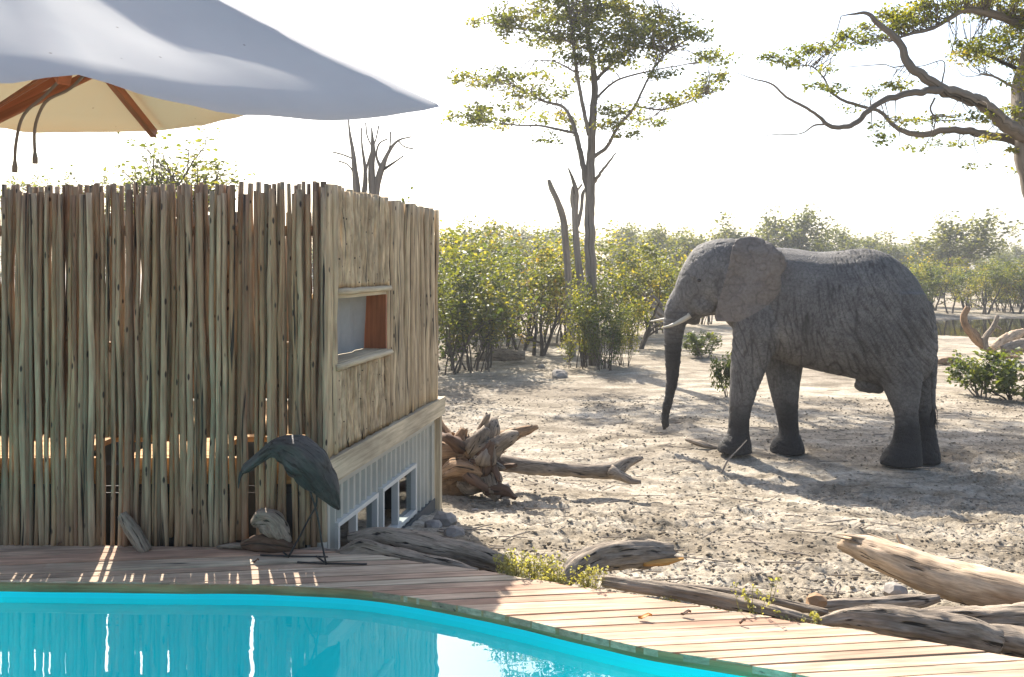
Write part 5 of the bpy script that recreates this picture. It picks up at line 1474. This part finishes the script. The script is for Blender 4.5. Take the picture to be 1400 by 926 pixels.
# ------------------------------------------------------------------ herbs along the deck edge
def herb(px, py, d, h, nst, label, spread=.06, base=None):
    rng = np.random.default_rng(int(px * 7 + py)); b = U(px, py, d)
    e = empty('herb', b); tag(e, label, 'plant')
    mb = MB(); C = []
    for k in range(nst):
        a = rng.uniform(0, 6.28); p0 = np.array([math.cos(a), math.sin(a), 0]) * rng.uniform(0, spread); p0[2] = -.06
        p1 = p0 + np.array([math.cos(a) * rng.uniform(0, .5), math.sin(a) * rng.uniform(0, .5), 1]) * h * rng.uniform(.5, 1.0)
        P = resample([p0, (p0 + p1) / 2 + rng.normal(size=3) * .012, p1], 8)
        mb.tube(P, np.linspace(.0022, .001, 8), 4, False)
        for q in P[2:]:
            C.append(q + rng.normal(size=(2, 3)) * .009)
        C.append(p1 + rng.normal(size=(5, 3)) * .007)
    C = np.concatenate(C)
    me = leaf_mesh('herb_leaves', C, .015, M['herb'], rng.random(len(C)), flat=.2)
    o = bpy.data.objects.new('leaves', me); COL.objects.link(o); o.parent = e
    V = np.concatenate(mb.v); sm = bpy.data.meshes.new('stems'); sm.from_pydata(V.tolist(), [], mb.f); sm.materials.append(M['herb'])
    o = bpy.data.objects.new('stems', sm); COL.objects.link(o); o.parent = e
for px, py, d, h, n_, sp, lab in [(692, 784, 4.66, .11, 26, .05, 'pale green herb at the left of the leafy clump by the deck edge'), (716, 790, 4.64, .13, 46, .075, 'largest pale green herb clump at the deck edge'), (744, 796, 4.60, .12, 40, .065, 'pale green herb right of the largest clump'), (764, 798, 4.58, .09, 18, .04, 'small pale herb touching the broken log'), (808, 806, 4.46, .13, 26, .035, 'upright pale green herb in front of the broken log'), (916, 818, 4.28, .05, 6, .015, 'tiny herb sprig growing by the long thin log'),
                                  (985, 832, 4.17, .05, 6, .015, 'tiny sprig at the deck edge right of the orange leaf'), (1035, 842, 4.09, .17, 9, .05, 'tall thin pale weed at the deck edge'), (1075, 846, 4.05, .06, 9, .03, 'small weed at the deck edge beside the tall thin weed'), (1118, 854, 4.0, .08, 9, .03, 'small weed where the front logs begin')]:
    herb(px, py, d, h * 1.45, n_, lab, sp * 1.1)
def fallen_leaf(px, py, lab, col, s=.035):
    d = EYE * F / (py - HZ); p = np.array([(px - 700) / F * d, d, .006])
    mb = MB(); V = []
    for i in range(5):
        t = i / 4 - .5
        for j in (-1, 0, 1):
            w_ = .5 * math.cos(t * math.pi * .95) * j
            V.append(p + np.array([t * s * 1.6, w_ * s * .8, .006 + .010 * (j * j) + .008 * math.sin(t * 5)]))
    mb.add(V, [(i*3+j, i*3+j+1, (i+1)*3+j+1, (i+1)*3+j) for i in range(4) for j in range(2)])
    o = mb.build('fallen_leaf', col, loc=p); tag(o, lab, 'leaf')
M['orange'] = plain('orange_dry_leaf', (.55, .22, .02), .6, .2, 30)
M['browndry'] = plain('brown_dry_leaf', (.16, .10, .07), .8, .2, 30)
fallen_leaf(882, 848, 'orange dry leaf lying on the sunny deck boards', M['orange'], .04)
fallen_leaf(938, 843, 'brown dry leaf right of the orange leaf on the deck', M['browndry'], .03)
fallen_leaf(350, 771, 'brown curled leaf on the shaded deck left of the bird legs', M['browndry'], .02)
fallen_leaf(81, 747, 'small dark leaf on the deck at far left', M['browndry'], .018)
fallen_leaf(1015, 855, 'tiny curled leaf on the right deck boards', M['browndry'], .018)

# ------------------------------------------------------------------ hazy air
hz = MB(); hz.box((-480, -60, -4), (480, 340, 16))
hm = bpy.data.materials.new('hazy_air'); hm.use_nodes = True
for n_ in list(hm.node_tree.nodes): hm.node_tree.nodes.remove(n_)
ho = hm.node_tree.nodes.new('ShaderNodeOutputMaterial'); hv = hm.node_tree.nodes.new('ShaderNodeVolumePrincipled')
hv.inputs['Color'].default_value = (.92, .95, 1, 1); hv.inputs['Density'].default_value = .0010; hv.inputs['Anisotropy'].default_value = .4
hm.node_tree.links.new(hv.outputs[0], ho.inputs['Volume'])
hz.build('haze', hm, smooth=False, kind='stuff')
